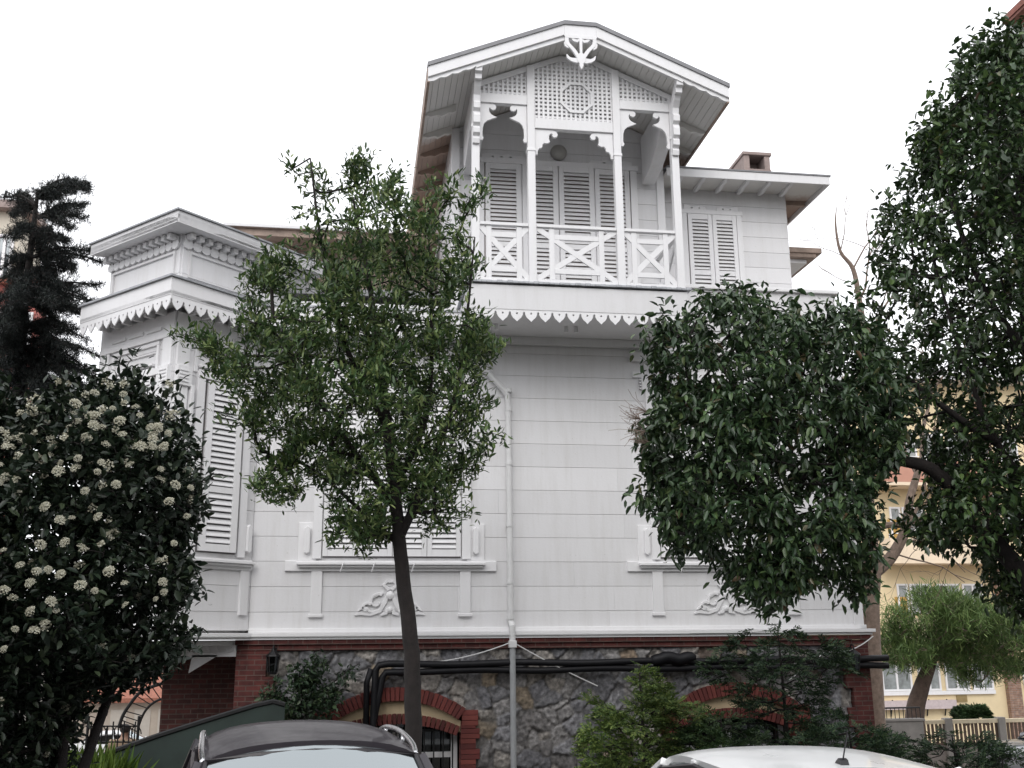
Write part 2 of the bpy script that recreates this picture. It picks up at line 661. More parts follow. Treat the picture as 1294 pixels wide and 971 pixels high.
# --- main walls
m = MB()
clap(m, FR, -1.62, 8.30, LEDGE + .05, 7.09, seed=3)
wall = m.build('wall', MT['white'], house)
m = MB()
RS = Fr((8.30, 0), pi / 2)            # right side wall
clap(m, RS, 0, 9.0, LEDGE + .05, 8.0, seed=5)
m.build('wall', MT['white'], house)
m = MB()
LSD = Fr((-1.62, 9.0), -pi / 2)
clap(m, LSD, 0, 9.0, LEDGE + .05, 8.0, seed=6)
m.build('wall', MT['white'], house)
m = MB()
BK = Fr((8.3, 9.0), pi)
clap(m, BK, 0, 9.92, LEDGE + .05, 8.0, seed=8)
m.build('wall', MT['white'], house)
m = MB()                               # corner boards
m.box(FR, 8.16, 8.32, .0, .045, LEDGE + .05, 6.98)
m.box(RS, .0, .15, .0, .045, LEDGE + .05, 7.98)
m.build('corner_board', MT['white2'], house, bev=.006)

# --- upper band, parapet and flat terrace roof to the right and left of the balcony
for (a, b) in ((-1.2, 1.62), (5.06, 8.30)):
    m = MB()
    m.box(FR, a, b, -.10, .025, 7.02, 7.40)
    m.box(FR, a, b, -.10, .05, 7.40, 7.80 if a > 0 else 7.66)
    if a > 0: m.box(FR, a, b, -.10, .03, 7.80, 8.16)
    m.build('parapet', MT['white'], house, bev=.006)
m = MB()
m.box(FR, 5.05, 8.38, -.25, .10, 8.16, 8.21)
m.box(RS, .0, 9.0, -.25, .10, 8.16, 8.21)
m.box(FR, 5.05, 8.36, -.25, .085, 8.21, 8.235)
m.build('parapet_cap', MT['white2'], house, bev=.006)
m = MB()
m.box(RS, .0, 9.0, -.10, .03, 7.85, 8.16)
m.build('parapet', MT['white'], house)
m = MB()
m.slab([(-1.5, .15), (8.2, .15), (8.2, 8.9), (-1.5, 8.9)], 7.86, 7.98)
m.build('terrace_roof', MT['roofmetal'], house)
# main cornice with its scallops between bay and balcony, and right of the balcony under the tree
m = MB()
m.box(FR, -1.75, 1.60, .03, .47, 7.22, 7.28)
m.box(FR, -1.75, 1.60, .44, .475, 7.15, 7.42)
m.build('cornice', MT['white2'], house)
m = MB()
valance(m, FR, -1.75, 1.60, .45, .468, 7.15, .2)
m.build('valance', MT['white2'], house)
m = MB()
m.box(FR, -1.75, 1.60, .0, .50, 7.42, 7.45)
m.build('zinc_edge', MT['zinc'], house)

# --- ledge over the basement, brick string course
m = MB()
m.box(FR, -1.78, 8.46, -.05, .155, LEDGE - .045, LEDGE + .01)
m.box(FR, -1.74, 8.42, -.05, .115, LEDGE - .085, LEDGE - .047)
m.box(FR, -1.62, 8.36, -.05, .05, LEDGE + .012, LEDGE + .075)
m.box(Fr((8.46, 0), pi / 2), -.15, 9.1, -.20, .0, LEDGE - .045, LEDGE + .01)
m.build('ledge', MT['white2'], house, bev=.006)
m = MB()
m.box(FR, -1.80, 8.40, -.02, .085, 2.165, 2.243)
m.build('brick_course', MT['brick'], house, bev=.008)
m = MB()
m.box(FR, -1.77, 8.36, -.02, .045, 2.08, 2.163)
m.build('brick_course', MT['brick'], house, bev=.008)

# --- basement: rubble stone, brick piers, arched windows
WIN_C = (.65, 6.03)


def arch_z(u, hw, zs, rise):
    r = (hw * hw + rise * rise) / (2 * rise)
    return zs + rise - r + math.sqrt(max(0, r * r - u * u))


def stone_wall():
    x0, x1, z0, z1 = -1.34, 8.02, -1.9, 2.075
    st = .021
    nx, nz = int((x1 - x0) / st) + 1, int((z1 - z0) / st) + 1
    X = np.linspace(x0, x1, nx)
    Z = np.linspace(z0, z1, nz)
    rs = np.random.default_rng(11)
    seeds = []
    cell = .235
    for i in range(int((x1 - x0) / cell) + 3):
        for j in range(int((z1 - z0) / (cell * .8)) + 3):
            if rs.random() < .26:
                continue
            seeds.append((x0 + (i - .5) * cell + rs.uniform(-.15, .15), z0 + (j - .5) * cell * .8 + rs.uniform(-.11, .11)))
    seeds = np.array(seeds)
    ns = len(seeds)
    GX, GZ = np.meshgrid(X, Z)
    wx = np.array([[noise.fractal(Vector((x * 6, z * 6, 3.1)), .8, 2.2, 4) for x in X] for z in Z]) * .034
    wz = np.array([[noise.fractal(Vector((x * 6, z * 6, 9.7)), .8, 2.2, 4) for x in X] for z in Z]) * .034
    A = (GX + wx).ravel()
    B = (GZ + wz).ravel()
    f1 = np.full(A.shape, 9.0)
    f2 = np.full(A.shape, 9.0)
    idx = np.zeros(A.shape, dtype=int)
    for s in range(ns):
        d = np.hypot((A - seeds[s, 0]) * .86, B - seeds[s, 1])
        c = d < f1
        f2 = np.where(c, f1, np.minimum(f2, d))
        idx = np.where(c, s, idx)
        f1 = np.where(c, d, f1)
    e = np.clip((f2 - f1) / .042, 0, 1)
    hgt = (1 - (1 - e) ** 1.8) * (.020 + .028 * rs.random(ns)[idx])
    tilt = rs.uniform(-.22, .22, (ns, 2))
    hgt += e * (tilt[idx, 0] * (A - seeds[idx, 0]) + tilt[idx, 1] * (B - seeds[idx, 1]))
    fine = np.array([[noise.fractal(Vector((x * 14, z * 14, 1.7)), 1.0, 2.0, 3) for x in X] for z in Z]).ravel()
    hgt += fine * .020
    pal = np.array([(.150, .150, .160), (.115, .115, .125), (.185, .180, .180), (.215, .200, .185), (.13, .125, .125), (.20, .165, .125), (.18, .14, .105), (.15, .118, .10), (.23, .215, .20)])
    pick = rs.choice(len(pal), ns, p=[.25, .2, .17, .11, .14, .03, .025, .025, .05])
    colr = pal[pick] * rs.uniform(.8, 1.25, (ns, 1))
    C = colr[idx] * (1 + fine[:, None] * .5)
    C = C * 1.2 * (.30 + .70 * np.clip(e * 1.6, 0, 1))[:, None] + np.array((.10, .095, .09)) * (1 - np.clip(e * 1.6, 0, 1))[:, None] * .8
    V = np.stack([GX.ravel(), .05 - hgt, GZ.ravel()], 1)
    F = []
    keep = np.ones((nz, nx), bool)
    for c in WIN_C:
        for j, z in enumerate(Z):
            for i in np.where(np.abs(X - c) < 1.0)[0]:
                if z < arch_z(X[i] - c, 1.0, 1.08, .30):
                    keep[j, i] = False
    for j in range(nz - 1):
        for i in range(nx - 1):
            if keep[j, i] and keep[j, i + 1] and keep[j + 1, i] and keep[j + 1, i + 1]:
                a = j * nx + i
                F.append((a, a + 1, a + 1 + nx, a + nx))
    m_, n, l, b = new_mat('rubble_stone')
    at = N(n, 'ShaderNodeAttribute')
    at.attribute_name = 'stone'
    nz_ = N(n, 'ShaderNodeTexNoise')
    nz_.inputs['Scale'].default_value = 22
    nz_.inputs['Detail'].default_value = 6
    tc = N(n, 'ShaderNodeTexCoord')
    l.new(tc.outputs['Object'], nz_.inputs['Vector'])
    rr = ramp(n, l, nz_.outputs['Fac'], [(.3, (.6, .6, .6)), (.7, (1.35, 1.33, 1.3))])
    mx = N(n, 'ShaderNodeMix', data_type='RGBA', blend_type='MULTIPLY')
    mx.inputs[0].default_value = 1
    l.new(at.outputs['Color'], mx.inputs[6])
    l.new(rr.outputs[0], mx.inputs[7])
    l.new(mx.outputs[2], b.inputs['Base Color'])
    b.inputs['Roughness'].default_value = .9
    bp = N(n, 'ShaderNodeBump')
    bp.inputs['Strength'].default_value = .5
    bp.inputs['Distance'].default_value = .01
    l.new(nz_.outputs['Fac'], bp.inputs['Height'])
    l.new(bp.outputs[0], b.inputs['Normal'])
    o = np_mesh('basement_wall', V, F, m_, house, smooth=True)
    if len(o.data.vertices) == len(C):
        ca = o.data.color_attributes.new('stone', 'FLOAT_COLOR', 'POINT')
        ca.data.foreach_set('color', np.concatenate([C, np.ones((len(C), 1))], 1).astype(np.float32).ravel())
    return o


stone_wall()
m = MB()
m.box(RS, .4, 9.0, -.1, .0, -3.2, 2.24)
m.box(BK, 0, 9.9, -.1, .0, -3.2, 2.24)
m.build('basement_wall', MT['darkbrick'], house)
m = MB()                                # solid core keeps daylight out of the basement
m.slab([(-1.3, 1.2), (8.2, 1.2), (8.2, 8.8), (-1.3, 8.8)], -3.2, 2.1)
m.build('basement_core', MT['void'], house)


def quoins(x_in, x_out, wide, seed):
    """a brick pier whose courses tooth into the rubble"""
    r = random.Random(seed)
    m = MB()
    z = -1.9
    k = 0
    while z < 2.07:
        h = min(.30, 2.078 - z)
        off = wide if k % 2 else -wide
        m.box(FR, min(x_in + off, x_out), max(x_in + off, x_out), -.25, .035 + r.uniform(0, .004), z, z + h - .002)
        z += .30
        k += 1
    return m.build('brick_pier', MT['brick'], house, bev=.006)


quoins(-1.27, -1.78, .06, 1)
quoins(7.98, 8.36, -.06, 2)
m = MB()
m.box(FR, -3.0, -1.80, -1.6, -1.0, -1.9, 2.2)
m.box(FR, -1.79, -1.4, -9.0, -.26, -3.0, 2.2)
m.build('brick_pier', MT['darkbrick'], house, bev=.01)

for wi, c in enumerate(WIN_C):
    bw = MB()
    bw.box(FR, c - .94, c + .94, -.62, -.55, -.9, 1.1)
    bwin = bw.build('basement_window', MT['void'], house)
    # voussoirs of the two arches, each brick separate in one mesh
    m = MB()
    for hw, zs, rise, t, n1 in ((1.05, 1.19, .33, .20, .055), (.97, .93, .20, .15, .03)):
        r0 = (hw * hw + rise * rise) / (2 * rise)
        zc = zs + rise - r0
        ah = math.asin(min(1, hw / r0))
        k = int(2 * ah * r0 / .075)
        rb = random.Random(wi + 3)
        for i in range(k):
            a, b = -ah + 2 * ah * i / k + .003, -ah + 2 * ah * (i + 1) / k - .003
            j = rb.uniform(-.004, .004)
            q = [(c + rr * math.sin(t_), zc + rr * math.cos(t_)) for rr, t_ in ((r0 - t, a), (r0 - t, b), (r0 + j, b), (r0 + j, a))]
            m.prism(FR, q, -.22, n1 + j)
    m.build('brick_arch', MT['brickpiece'], bwin, bev=.004)
    m = MB()
    rb = random.Random(wi)
    for s in (-1, 1):
        m = MB()
        z = -1.2
        k = 0
        while z < .93:
            wd = .23 if k % 4 < 2 else .29
            a, b = c + s * .975, c + s * (.975 + wd)
            m.box(FR, min(a, b), max(a, b), -.25, .035 + rb.uniform(-.003, .003), z + .003, z + .072)
            z += .075
            k += 1
        # springer blocks between the arches
        a, b = c + s * .99, c + s * 1.24
        for k in range(3):
            m.box(FR, min(a, b), max(a, b), -.2, .04, .94 + k * .078, 1.012 + k * .078)
        m.build('brick_jamb', MT['brickpiece'], bwin, bev=.004)
    m = MB()
    top = [(c + u, arch_z(u, .98, 1.03, .30) - .02) for u in np.linspace(.98, -.98, 15)]
    bot = [(c + u, arch_z(u, .97, .93, .20) - .09) for u in np.linspace(-.98, .98, 15)]
    m.prism(FR, bot + top, -.14, -.05)
    m.build('tympanum', MT['cream'], bwin)
    m = MB()
    for a, b in ((-.96, -.86), (.86, .96), (-.05, .05)):
        m.box(FR, c + a, c + b, -.45, -.38, -.9, 1.02)
    m.box(FR, c - .86, c - .05, -.44, -.39, .45, .53)
    m.box(FR, c + .05, c + .86, -.44, -.39, .45, .53)
    m.build('frame', MT['white2'], bwin)
    m = MB()
    for i in range(13):
        u = c - .87 + i * .145
        m.tube([FR(u, -.2, -.9), FR(u, -.2, arch_z(u - c, .97, .93, .2) - .16)], .011, 6)
    for z in (.1, .85):
        m.box(FR, c - .95, c + .95, -.215, -.185, z, z + .03)
    m.build('grille', MT['iron'], bwin)
    m = MB()
    m.box(FR, c - .86, c + .86, -.43, -.425, -.85, .98)
    m.build('pane', MT['darkpane'], bwin)


# --- ground-floor windows: four louvred leaves, casing, pegs, sill, strips, carved ornament
def scroll(m, fr, pts, wds, n0, n1):
    """a flat ribbon with varying width, for cut-out scrolls"""
    L, R = [], []
    for i, p in enumerate(pts):
        a, b = pts[max(i - 1, 0)], pts[min(i + 1, len(pts) - 1)]
        d = Vector((b[0] - a[0], b[1] - a[1]))
        d = d.normalized() if d.length else Vector((1, 0))
        nn = Vector((-d.y, d.x)) * wds[i] / 2
        L.append((p[0] + nn.x, p[1] + nn.y))
        R.append((p[0] - nn.x, p[1] - nn.y))
    for i in range(len(pts) - 1):
        q = [L[i], L[i + 1], R[i + 1], R[i]]
        k = len(m.v)
        m.v += [tuple(fr(a[0], n0, a[1])) for a in q] + [tuple(fr(a[0], n1, a[1])) for a in q]
        m.f += [(k, k + 1, k + 2, k + 3), (k + 7, k + 6, k + 5, k + 4), (k, k + 4, k + 5, k + 1), (k + 2, k + 6, k + 7, k + 3)]
        if i == 0: m.f.append((k, k + 3, k + 7, k + 4))
        if i == len(pts) - 2: m.f.append((k + 1, k + 5, k + 6, k + 2))


def spiral(c, r0, r1, a0, a1, k=14):
    return [(c[0] + (r0 + (r1 - r0) * i / k) * math.cos(a0 + (a1 - a0) * i / k), c[1] + (r0 + (r1 - r0) * i / k) * math.sin(a0 + (a1 - a0) * i / k)) for i in range(k + 1)]


for c in (.53, 5.98):
    m = MB()
    for a, b, n1 in ((-1.24, -1.10, .075), (1.10, 1.24, .075), (-1.46, -1.18, .045), (1.18, 1.46, .045)):
        m.box(FR, c + a, c + b, .0, n1, 3.46 if n1 > .05 else 3.43, 6.30 if n1 > .05 else 4.02)
    m.box(FR, c - 1.30, c + 1.30, .0, .085, 6.30, 6.52)
    m.box(FR, c - 1.10, c + 1.10, .0, .07, 6.14, 6.30)
    m.box(FR, c - 1.45, c + 1.45, .0, .05, 6.52, 6.62)
    m.box(FR, c - 1.48, c + 1.48, .0, .09, 6.80, 6.96)
    for k in range(4):
        for s in (-1, 1):
            m.box(FR, c + s * 1.32 - .022, c + s * 1.32 + .022, .0, .07, 6.315 + k * .05, 6.345 + k * .05)
    win = m.build('window', MT['white2'], house, bev=.006)
    for s in (-1, 1):
        m = MB()
        a = c + s * 1.32
        pts = [(a - .045, 3.56), (a, 3.53), (a + .045, 3.56), (a + .045, 3.93), (a, 3.97), (a - .045, 3.93)]
        m.prism(FR, pts, .045, .12)
        m.build('casing_peg', MT['white2'], win, bev=.012)
    for i in range(4):
        a = c - 1.085 + i * .5425
        louvre_leaf('shutter', win, FR, a + .004, a + .538, 3.50, 6.12, .028, split=(.38,), pitch=.078)
    m = MB()
    m.box(FR, c - 1.08, c + 1.08, .021, .026, 3.48, 6.13)
    m.build('pane', MT['behind'], win)  # dark sheet on the wall, reads as shade between the slats
    m = MB()
    m.box(FR, c - 1.65, c + 1.65, .0, .055, 3.27, 3.43)
    m.box(FR, c - 1.47, c + 1.47, .055, .16, 3.36, 3.405)
    m.box(FR, c - 1.44, c + 1.44, .055, .12, 3.325, 3.358)
    m.build('sill', MT['white2'], win, bev=.008)
    for u in (c - .75, c - .27, c + .35):
        m = MB()
        m.tube([FR(u, .165, 3.40), FR(u - .02, .19, 3.34), FR(u - .05, .17, 3.25)], .008, 6)
        m.build('shutter_hook', MT['white2'], win)
    for s in (-1, 1):
        m = MB()
        m.box(FR, c + s * 1.155 - .085, c + s * 1.155 + .085, .0, .055, 2.60, 3.268)
        m.box(FR, c + s * 1.155 - .11, c + s * 1.155 + .11, .0, .06, 2.57, 2.62)
        m.build('batten', MT['white2'], house, bev=.008)
    # carved garland
    m = MB()
    for s in (-1, 1):
        def Q(pts): return [(c - .02 + s * p[0], p[1]) for p in pts]
        lay = [([(.02, 2.98), (.10, 3.06), (.05, 3.12), (-.0, 3.10)], [.05, .055, .05, .03]),
               (spiral((.20, 2.80), .13, .03, 2.2, -3.2), None), (spiral((.36, 2.70), .09, .02, 2.4, -2.6), None),
               ([(.02, 2.95), (.08, 2.80), (.16, 2.66), (.30, 2.62), (.46, 2.63), (.54, 2.60)], [.03, .07, .06, .07, .055, .02]),
               ([(.04, 2.70), (.06, 2.63), (.14, 2.60)], [.05, .06, .03]), ([(.30, 2.64), (.36, 2.70), (.44, 2.71), (.49, 2.66)], [.03, .05, .05, .02]),
               ([(.10, 2.94), (.18, 2.92), (.26, 2.86)], [.03, .05, .02])]
        for k, (pts, wd) in enumerate(lay):
            wd = wd or [.045 - .002 * i for i in range(len(pts))]
            scroll(m, FR, Q(pts), wd, .012, .04 + .008 * (k % 3))
    m.lathe(FR(c - .02, .0, 2.90), [(.07, -.015), (.06, -.05), (.02, -.065)], 12, 'y')
    m.lathe(FR(c - .02, .0, 2.68), [(.05, -.015), (.045, -.05), (.015, -.07)], 12, 'y')
    m.build('carved_garland', MT['white2'], house, bev=.005)

# --- downpipe: white above, grey below, cables, sconces, insulated pipes
m = MB()
m.tube([FR(1.75, .30, 6.95), FR(1.80, .16, 6.80), FR(1.95, .10, 6.62), FR(2.30, .10, 6.24), FR(2.37, .10, 6.14), FR(2.385, .10, 6.0), FR(2.40, .10, 2.5), FR(2.41, .19, 2.42), FR(2.41, .19, 2.2)], .048, 12)
for z in (6.22, 5.9, 5.0, 4.0, 3.1, 2.55):
    m.tube([FR(2.392, .10, z - .03), FR(2.392, .10, z + .03)], .058, 12)
m.build('downpipe', MT['pvc'], house, smooth=False)
m = MB()
m.tube([FR(2.41, .19, 2.2), FR(2.415, .185, -1.6)], .047, 12)
m.build('downpipe', MT['greypipe'], house)
m = MB()
m.box(FR, 2.35, 2.47, .13, .25, 2.09, 2.2)
m.build('pipe_joint', MT['pvc'], house, bev=.01)
m = MB()
for dz, n in ((0, .17), (-.105, .15)):
    pts = [FR(.30 + dz * .0, n, .2), FR(.29, n, 1.0), FR(.31 - dz * 1.0, n, 1.78 + dz), FR(.36 - dz, n, 1.85 + dz)]
    pts += [FR(u, n + .01 * math.sin(u * 2), 1.86 + dz + .012 * math.sin(u * 3.1 + dz * 40)) for u in np.linspace(.5 - dz, 8.62, 26)]
    m.tube(pts, .052, 10)
m.tube([FR(.19, .15, .2), FR(.18, .15, 1.6), FR(.24, .16, 1.80)], .045, 10)
m.build('insulated_pipe', MT['black'], house, smooth=True)
m = MB()
pts = [FR(u, .17, 1.90 + .02 * math.sin(u * 17)) for u in np.linspace(4.62, 5.35, 14)]
m.tube(pts, [.05, .085, .095, .09, .1, .092, .1, .095, .1, .09, .098, .09, .08, .05], 10)
m.build('pipe_lagging', MT['black'], house, smooth=True)


def sag(a, b, d, k=14):
    a, b = Vector(a), Vector(b)
    return [a.lerp(b, i / k) - Vector((0, 0, d * 4 * (i / k) * (1 - i / k))) for i in range(k + 1)]


m = MB()
m.tube(sag(FR(2.38, .2, 2.17), FR(.34, .14, 1.88), .12), .009, 5)
m.build('cable', MT['pvc'], house)
m = MB()
m.tube(sag(FR(2.42, .2, 2.17), FR(3.75, .16, 1.50), .02), .009, 5)
m.build('cable', MT['pvc'], house)
m = MB()
m.tube(sag(FR(6.9, .16, 1.55), FR(7.55, .16, 1.98), .0), .009, 5)
m.tube(sag(FR(7.55, .16, 1.98), FR(8.40, .16, 2.22), .10), .009, 5)
m.build('cable', MT['pvc'], house)


def lantern(u, z):
    m = MB()
    m.box(FR, u - .04, u + .04, .035, .06, z - .1, z + .12)
    m.tube([FR(u, .05, z + .08), FR(u, .12, z + .16), FR(u, .20, z + .15), FR(u, .21, z + .08)], .012, 6)
    c = FR(u, .21, 0)
    m.lathe((c.x, c.y, z), [(.012, .11), (.02, .08), (.10, .02), (.115, .0), (.10, -.005)], 6)
    m.lathe((c.x, c.y, z), [(.06, -.26), (.07, -.235), (.075, -.225)], 6)
    for j in range(6):
        a = 2 * pi * j / 6
        m.tube([(c.x + .095 * math.cos(a), c.y + .095 * math.sin(a), z), (c.x + .07 * math.cos(a), c.y + .07 * math.sin(a), z - .23)], .008, 5)
    l = m.build('wall_lantern', MT['iron'], house)
    m = MB()
    m.lathe((c.x, c.y, z), [(.085, -.006), (.062, -.224)], 6)
    m.build('lamp_glass', MT['darkpane'], l)


lantern(-1.22, 2.0)
lantern(8.02, 1.93)

# --- the bay set corner-on
PLAN = [BAY_A, BAY_C, BAY_J, Vector((-1.62, 1.6, 0)), Vector((-2.85, 1.6, 0))]


def offs(o, right=0.0, left=None):
    left = o if left is None else left
    return [BAY_A + BL.n * o - BL.u * left, BAY_C + (BL.n + BR.n) * o, BAY_J + BR.n * o + BR.u * right]


m = MB()
m.slab([(p.x, p.y) for p in [BAY_A + (BL.u - BL.n) * .1, BAY_C - (BL.n + BR.n) * .1, BAY_J - BR.n * .1 + BR.u * .1, Vector((-1.5, 1.6, 0)), Vector((-2.7, 1.6, 0))]], LEDGE, 7.3)
clap(m, BL, 0, WL, LEDGE + .05, 6.78, seed=21)
clap(m, BR, 0, WR - .02, LEDGE + .05, 6.78, seed=22)
BN = Fr((-2.85, 1.6), math.atan2(.25 - 1.6, -4.2 + 2.85))
clap(m, BN, 0, 1.9, LEDGE + .05, 7.2, seed=23)
bay = m.build('bay', MT['white'], house)
m = MB()
for fr, W_ in ((BL, WL), (BR, WR)):
    m.box(fr, -.05 if fr is BL else -.16, W_ + (.16 if fr is BL else -.03), -.05, .155, LEDGE - .045, LEDGE + .01)
    m.box(fr, 0, W_ + (.11 if fr is BL else -.03), -.05, .11, LEDGE - .085, LEDGE - .047)
m.build('ledge', MT['white2'], bay, bev=.006)
m = MB()
for fr, W_ in ((BL, WL), (BR, WR)):
    # pilasters at both ends, in three stages
    for a in (.02, W_ - .24):
        if fr is BR and a > 1:
            continue
        m.box(fr, a, a + .22, .0, .055, 3.46, 5.92)
        m.box(fr, a - .0, a + .26 if a < 1 else a + .22, .0, .09, 5.92, 6.22)
        m.box(fr, a, a + .22, .0, .05, 6.22, 6.66)
        for k in range(4):
            m.box(fr, a + .03, a + .19, .09, .105, 5.97 + k * .055, 5.998 + k * .055)
    m.box(fr, 0, W_ - .0, .0, .06, 6.66, 6.74)
    m.box(fr, 0, W_, .0, .035, 6.74, 7.05)
    for k in range(3):
        w3 = (W_ - .5) / 3
        m.box(fr, .25 + k * w3 + .05, .25 + (k + 1) * w3 - .05, .035, .055, 6.80, 6.86)
    # upper panel
    m.box(fr, .34, W_ - .34, .0, .045, 6.58, 6.64)
    m.box(fr, .34, .40, .0, .045, 6.18, 6.58)
    m.box(fr, W_ - .40, W_ - .34, .0, .045, 6.18, 6.58)
    m.box(fr, .46, W_ - .46, .0, .04, 6.46, 6.48)
    for k in range(3):
        m.box(fr, .42, W_ - .42, .0, .05 + .02 * k, 6.12 + k * .07, 6.16 + k * .07)
m.build('pilaster', MT['white2'], bay, bev=.006)
# windows of the bay's two faces
for fr, W_, u0, u1, hinge in ((BR, WR, .60, 1.25, .07), (BL, WL, .45, 1.52, 0)):
    m = MB()
    m.box(fr, u0 - .20, u0 - .06, .0, .075, 3.46, 6.10)
    m.box(fr, u1 + .06, u1 + .20, .0, .075, 3.46, 6.10)
    m.box(fr, u0 - .20, u1 + .20, .0, .085, 6.10, 6.2)
    win = m.build('window', MT['white2'], bay, bev=.006)
    if hinge:
        louvre_leaf('shutter', win, fr, u0, u1, 3.52, 6.08, .03, split=(.36,), pitch=.085, stile=.11, hinge=.06)
    else:
        h = (u1 - u0) / 2
        louvre_leaf('shutter', win, fr, u0, u0 + h - .005, 3.52, 6.08, .03, split=(.38,), pitch=.08)
        louvre_leaf('shutter', win, fr, u0 + h + .005, u1, 3.52, 6.08, .03, split=(.38,), pitch=.08)
    m = MB()
    m.box(fr, u0 - .05, u1 + .05, .02, .026, 3.5, 6.1)
    m.build('pane', MT['behind'], win)  # dark backing sheet that paints the shade between the bay's slats
    m = MB()
    e = .06 if fr is BR else .1
    m.box(fr, e, W_ - .035, .0, .05, 3.27, 3.43)
    m.box(fr, e, W_ - .05, .05, .15, 3.36, 3.405)
    m.box(fr, e, W_ - .05, .05, .11, 3.325, 3.358)
    m.build('sill', MT['white2'], win, bev=.008)
    for u in (.17 if fr is BR else .2, W_ - .155):
        m = MB()
        m.prism(fr, [(u - .045, 3.56), (u, 3.53), (u + .045, 3.56), (u + .045, 3.93), (u, 3.97), (u - .045, 3.93)], .018, .115)
        m.box(fr, u - .08, u + .08, .0, .05, 2.60, 3.268)
        m.build('casing_peg', MT['white2'], win, bev=.01)
    # narrow hanging strips beside the casing
    for u in (u0 - .30, u1 + .22):
        m = MB()
        m.prism(fr, [(u - .03, 5.25), (u, 5.2), (u + .03, 5.25), (u + .03, 5.95), (u - .03, 5.95)], .0, .10)
        m.build('casing_strip', MT['white2'], win, bev=.006)
# lower cornice and its scallops
O1 = .44
q = offs(O1, .1, .02)
m = MB()
qi = offs(.0, .1, 0)
m.slab([(p.x, p.y) for p in (q[0], q[1], q[2], qi[2], qi[1], qi[0])], 7.13, 7.18)
m.box(BL, -.02, WL + O1, O1 - .035, O1, 7.12, 7.38)
m.box(BR, -O1 + .036, WR + .06, O1 - .035, O1, 7.12, 7.38)
for fr, W_ in ((BL, WL), (BR, WR)):
    for k in range(6):
        u = .2 + k * (W_ - .3) / 5.5
        m.box(fr, u - .03, u + .03, .035, .20, 7.02, 7.128)
m.build('cornice', MT['white2'], bay)
m = MB()
valance(m, BL, -.02, WL + O1, O1 - .026, O1 - .008, 7.12, .22, .21)
valance(m, BR, -O1 + .03, WR + .0, O1 - .026, O1 - .008, 7.12, .22, .21)
m.build('valance', MT['white2'], bay)
m = MB()
q = offs(O1 + .04, .1, .05)
m.slab([(p.x, p.y) for p in (q[0], q[1], q[2], qi[2], qi[1], qi[0])], 7.385, 7.415)
m.build('zinc_edge', MT['zinc'], bay)
# upper storey of the bay with its deep cornice
m = MB()
inner = [BAY_A + (BL.u - BL.n) * .03, BAY_C - (BL.n + BR.n) * .03, BAY_J - BR.n * .03 + BR.u * .9, Vector((-.7, 1.8, 0)), Vector((-2.9, 1.8, 0))]
m.slab([(p.x, p.y) for p in inner], 7.3, 8.36)
clap(m, BL, .03, WL - .02, 7.42, 8.34, seed=31, pitch=.9)
clap(m, BR, .02, WR + .9, 7.42, 8.34, seed=32, pitch=.9)
for fr, W_ in ((BL, WL), (BR, WR + .8)):
    for z in (7.62, 8.0):
        m.box(fr, .12, W_ - .12, .0, .045, z, z + .035)
    m.box(fr, .12, .155, .0, .045, 7.655, 8.0)
    m.box(fr, W_ - .155, W_ - .12, .0, .045, 7.655, 8.0)
ub = m.build('bay_attic', MT['white'], house)
O2 = .36
q = offs(O2, 1.0, .04)
qi = offs(-.2, 1.0, -.2)
m = MB()
m.slab([(p.x, p.y) for p in (q[0], q[1], q[2], qi[2], qi[1], qi[0])], 8.30, 8.345)
m.box(BL, -.04, WL + O2, O2 - .04, O2, 8.29, 8.47)
m.box(BR, -O2 + .041, WR + 1.0, O2 - .04, O2, 8.29, 8.47)
m.slab([(p.x, p.y) for p in (q[0] + BR.n * .0, q[0] - BL.n * 1.6, q[2] - BR.n * 1.6, q[2], q[1])][::-1], 8.352, 8.42)
m.build('cornice', MT['white2'], ub)
m = MB()
q2 = offs(O2 + .035, 1.0, .07)
m.slab([(p.x, p.y) for p in (q2[0], q2[1], q2[2], q2[2] - BR.n * 1.7, q2[0] - BL.n * 1.7)], 8.475, 8.50)
m.build('zinc_edge', MT['zinc'], ub)
m = MB()
for fr, W_ in ((BL, WL), (BR, WR + .8)):
    k = int(W_ / .155)
    for i in range(k):
        a = .02 + i * (W_ - .04) / k
        wd = (W_ - .04) / k
        m.prism(fr, [(a + .0, 8.27), (a + wd * .72, 8.27), (a + wd * .72, 8.20), (a + wd * .95, 8.14), (a + wd * .72, 8.08), (a + wd * .36, 8.06), (a + wd * .0, 8.08), (a - wd * .18, 8.14), (a, 8.20)], .02, .055)
        m.box(fr, a + .01, a + wd * .6, .056, .17, 8.205, 8.285)
m.build('dentil', MT['white2'], ub)
# frieze board carried under the bay, with cut-out ornament, and a white triangle standing in for the lit soffit below
m = MB()
FB = Fr((-2.75, -.05), 0)
m.box(FB, .0, .97, -.1, .0, 2.00, 2.24)
for i in range(7):
    a = .1 + i * .13
    m.prism(FB, [(a, 2.06), (a + .05, 2.10), (a + .10, 2.06), (a + .07, 2.14), (a + .10, 2.19), (a + .05, 2.16), (a, 2.19), (a + .03, 2.13)], .0, .02)
m.slab([(-4.1, .25), (-2.79, -1.08), (-1.8, -.02), (-1.8, 1.5), (-2.9, 1.5)], 2.16, 2.235)
m.build('frieze', MT['white'], bay)
m = MB()
q = [P(x, y, -.05) for x, y in ((243, 828), (276, 828), (238, 851))]
m.prism(FR, [(p.x, p.z) for p in q], -.05, .05)
m.build('soffit_stand_in', MT['white'], bay)

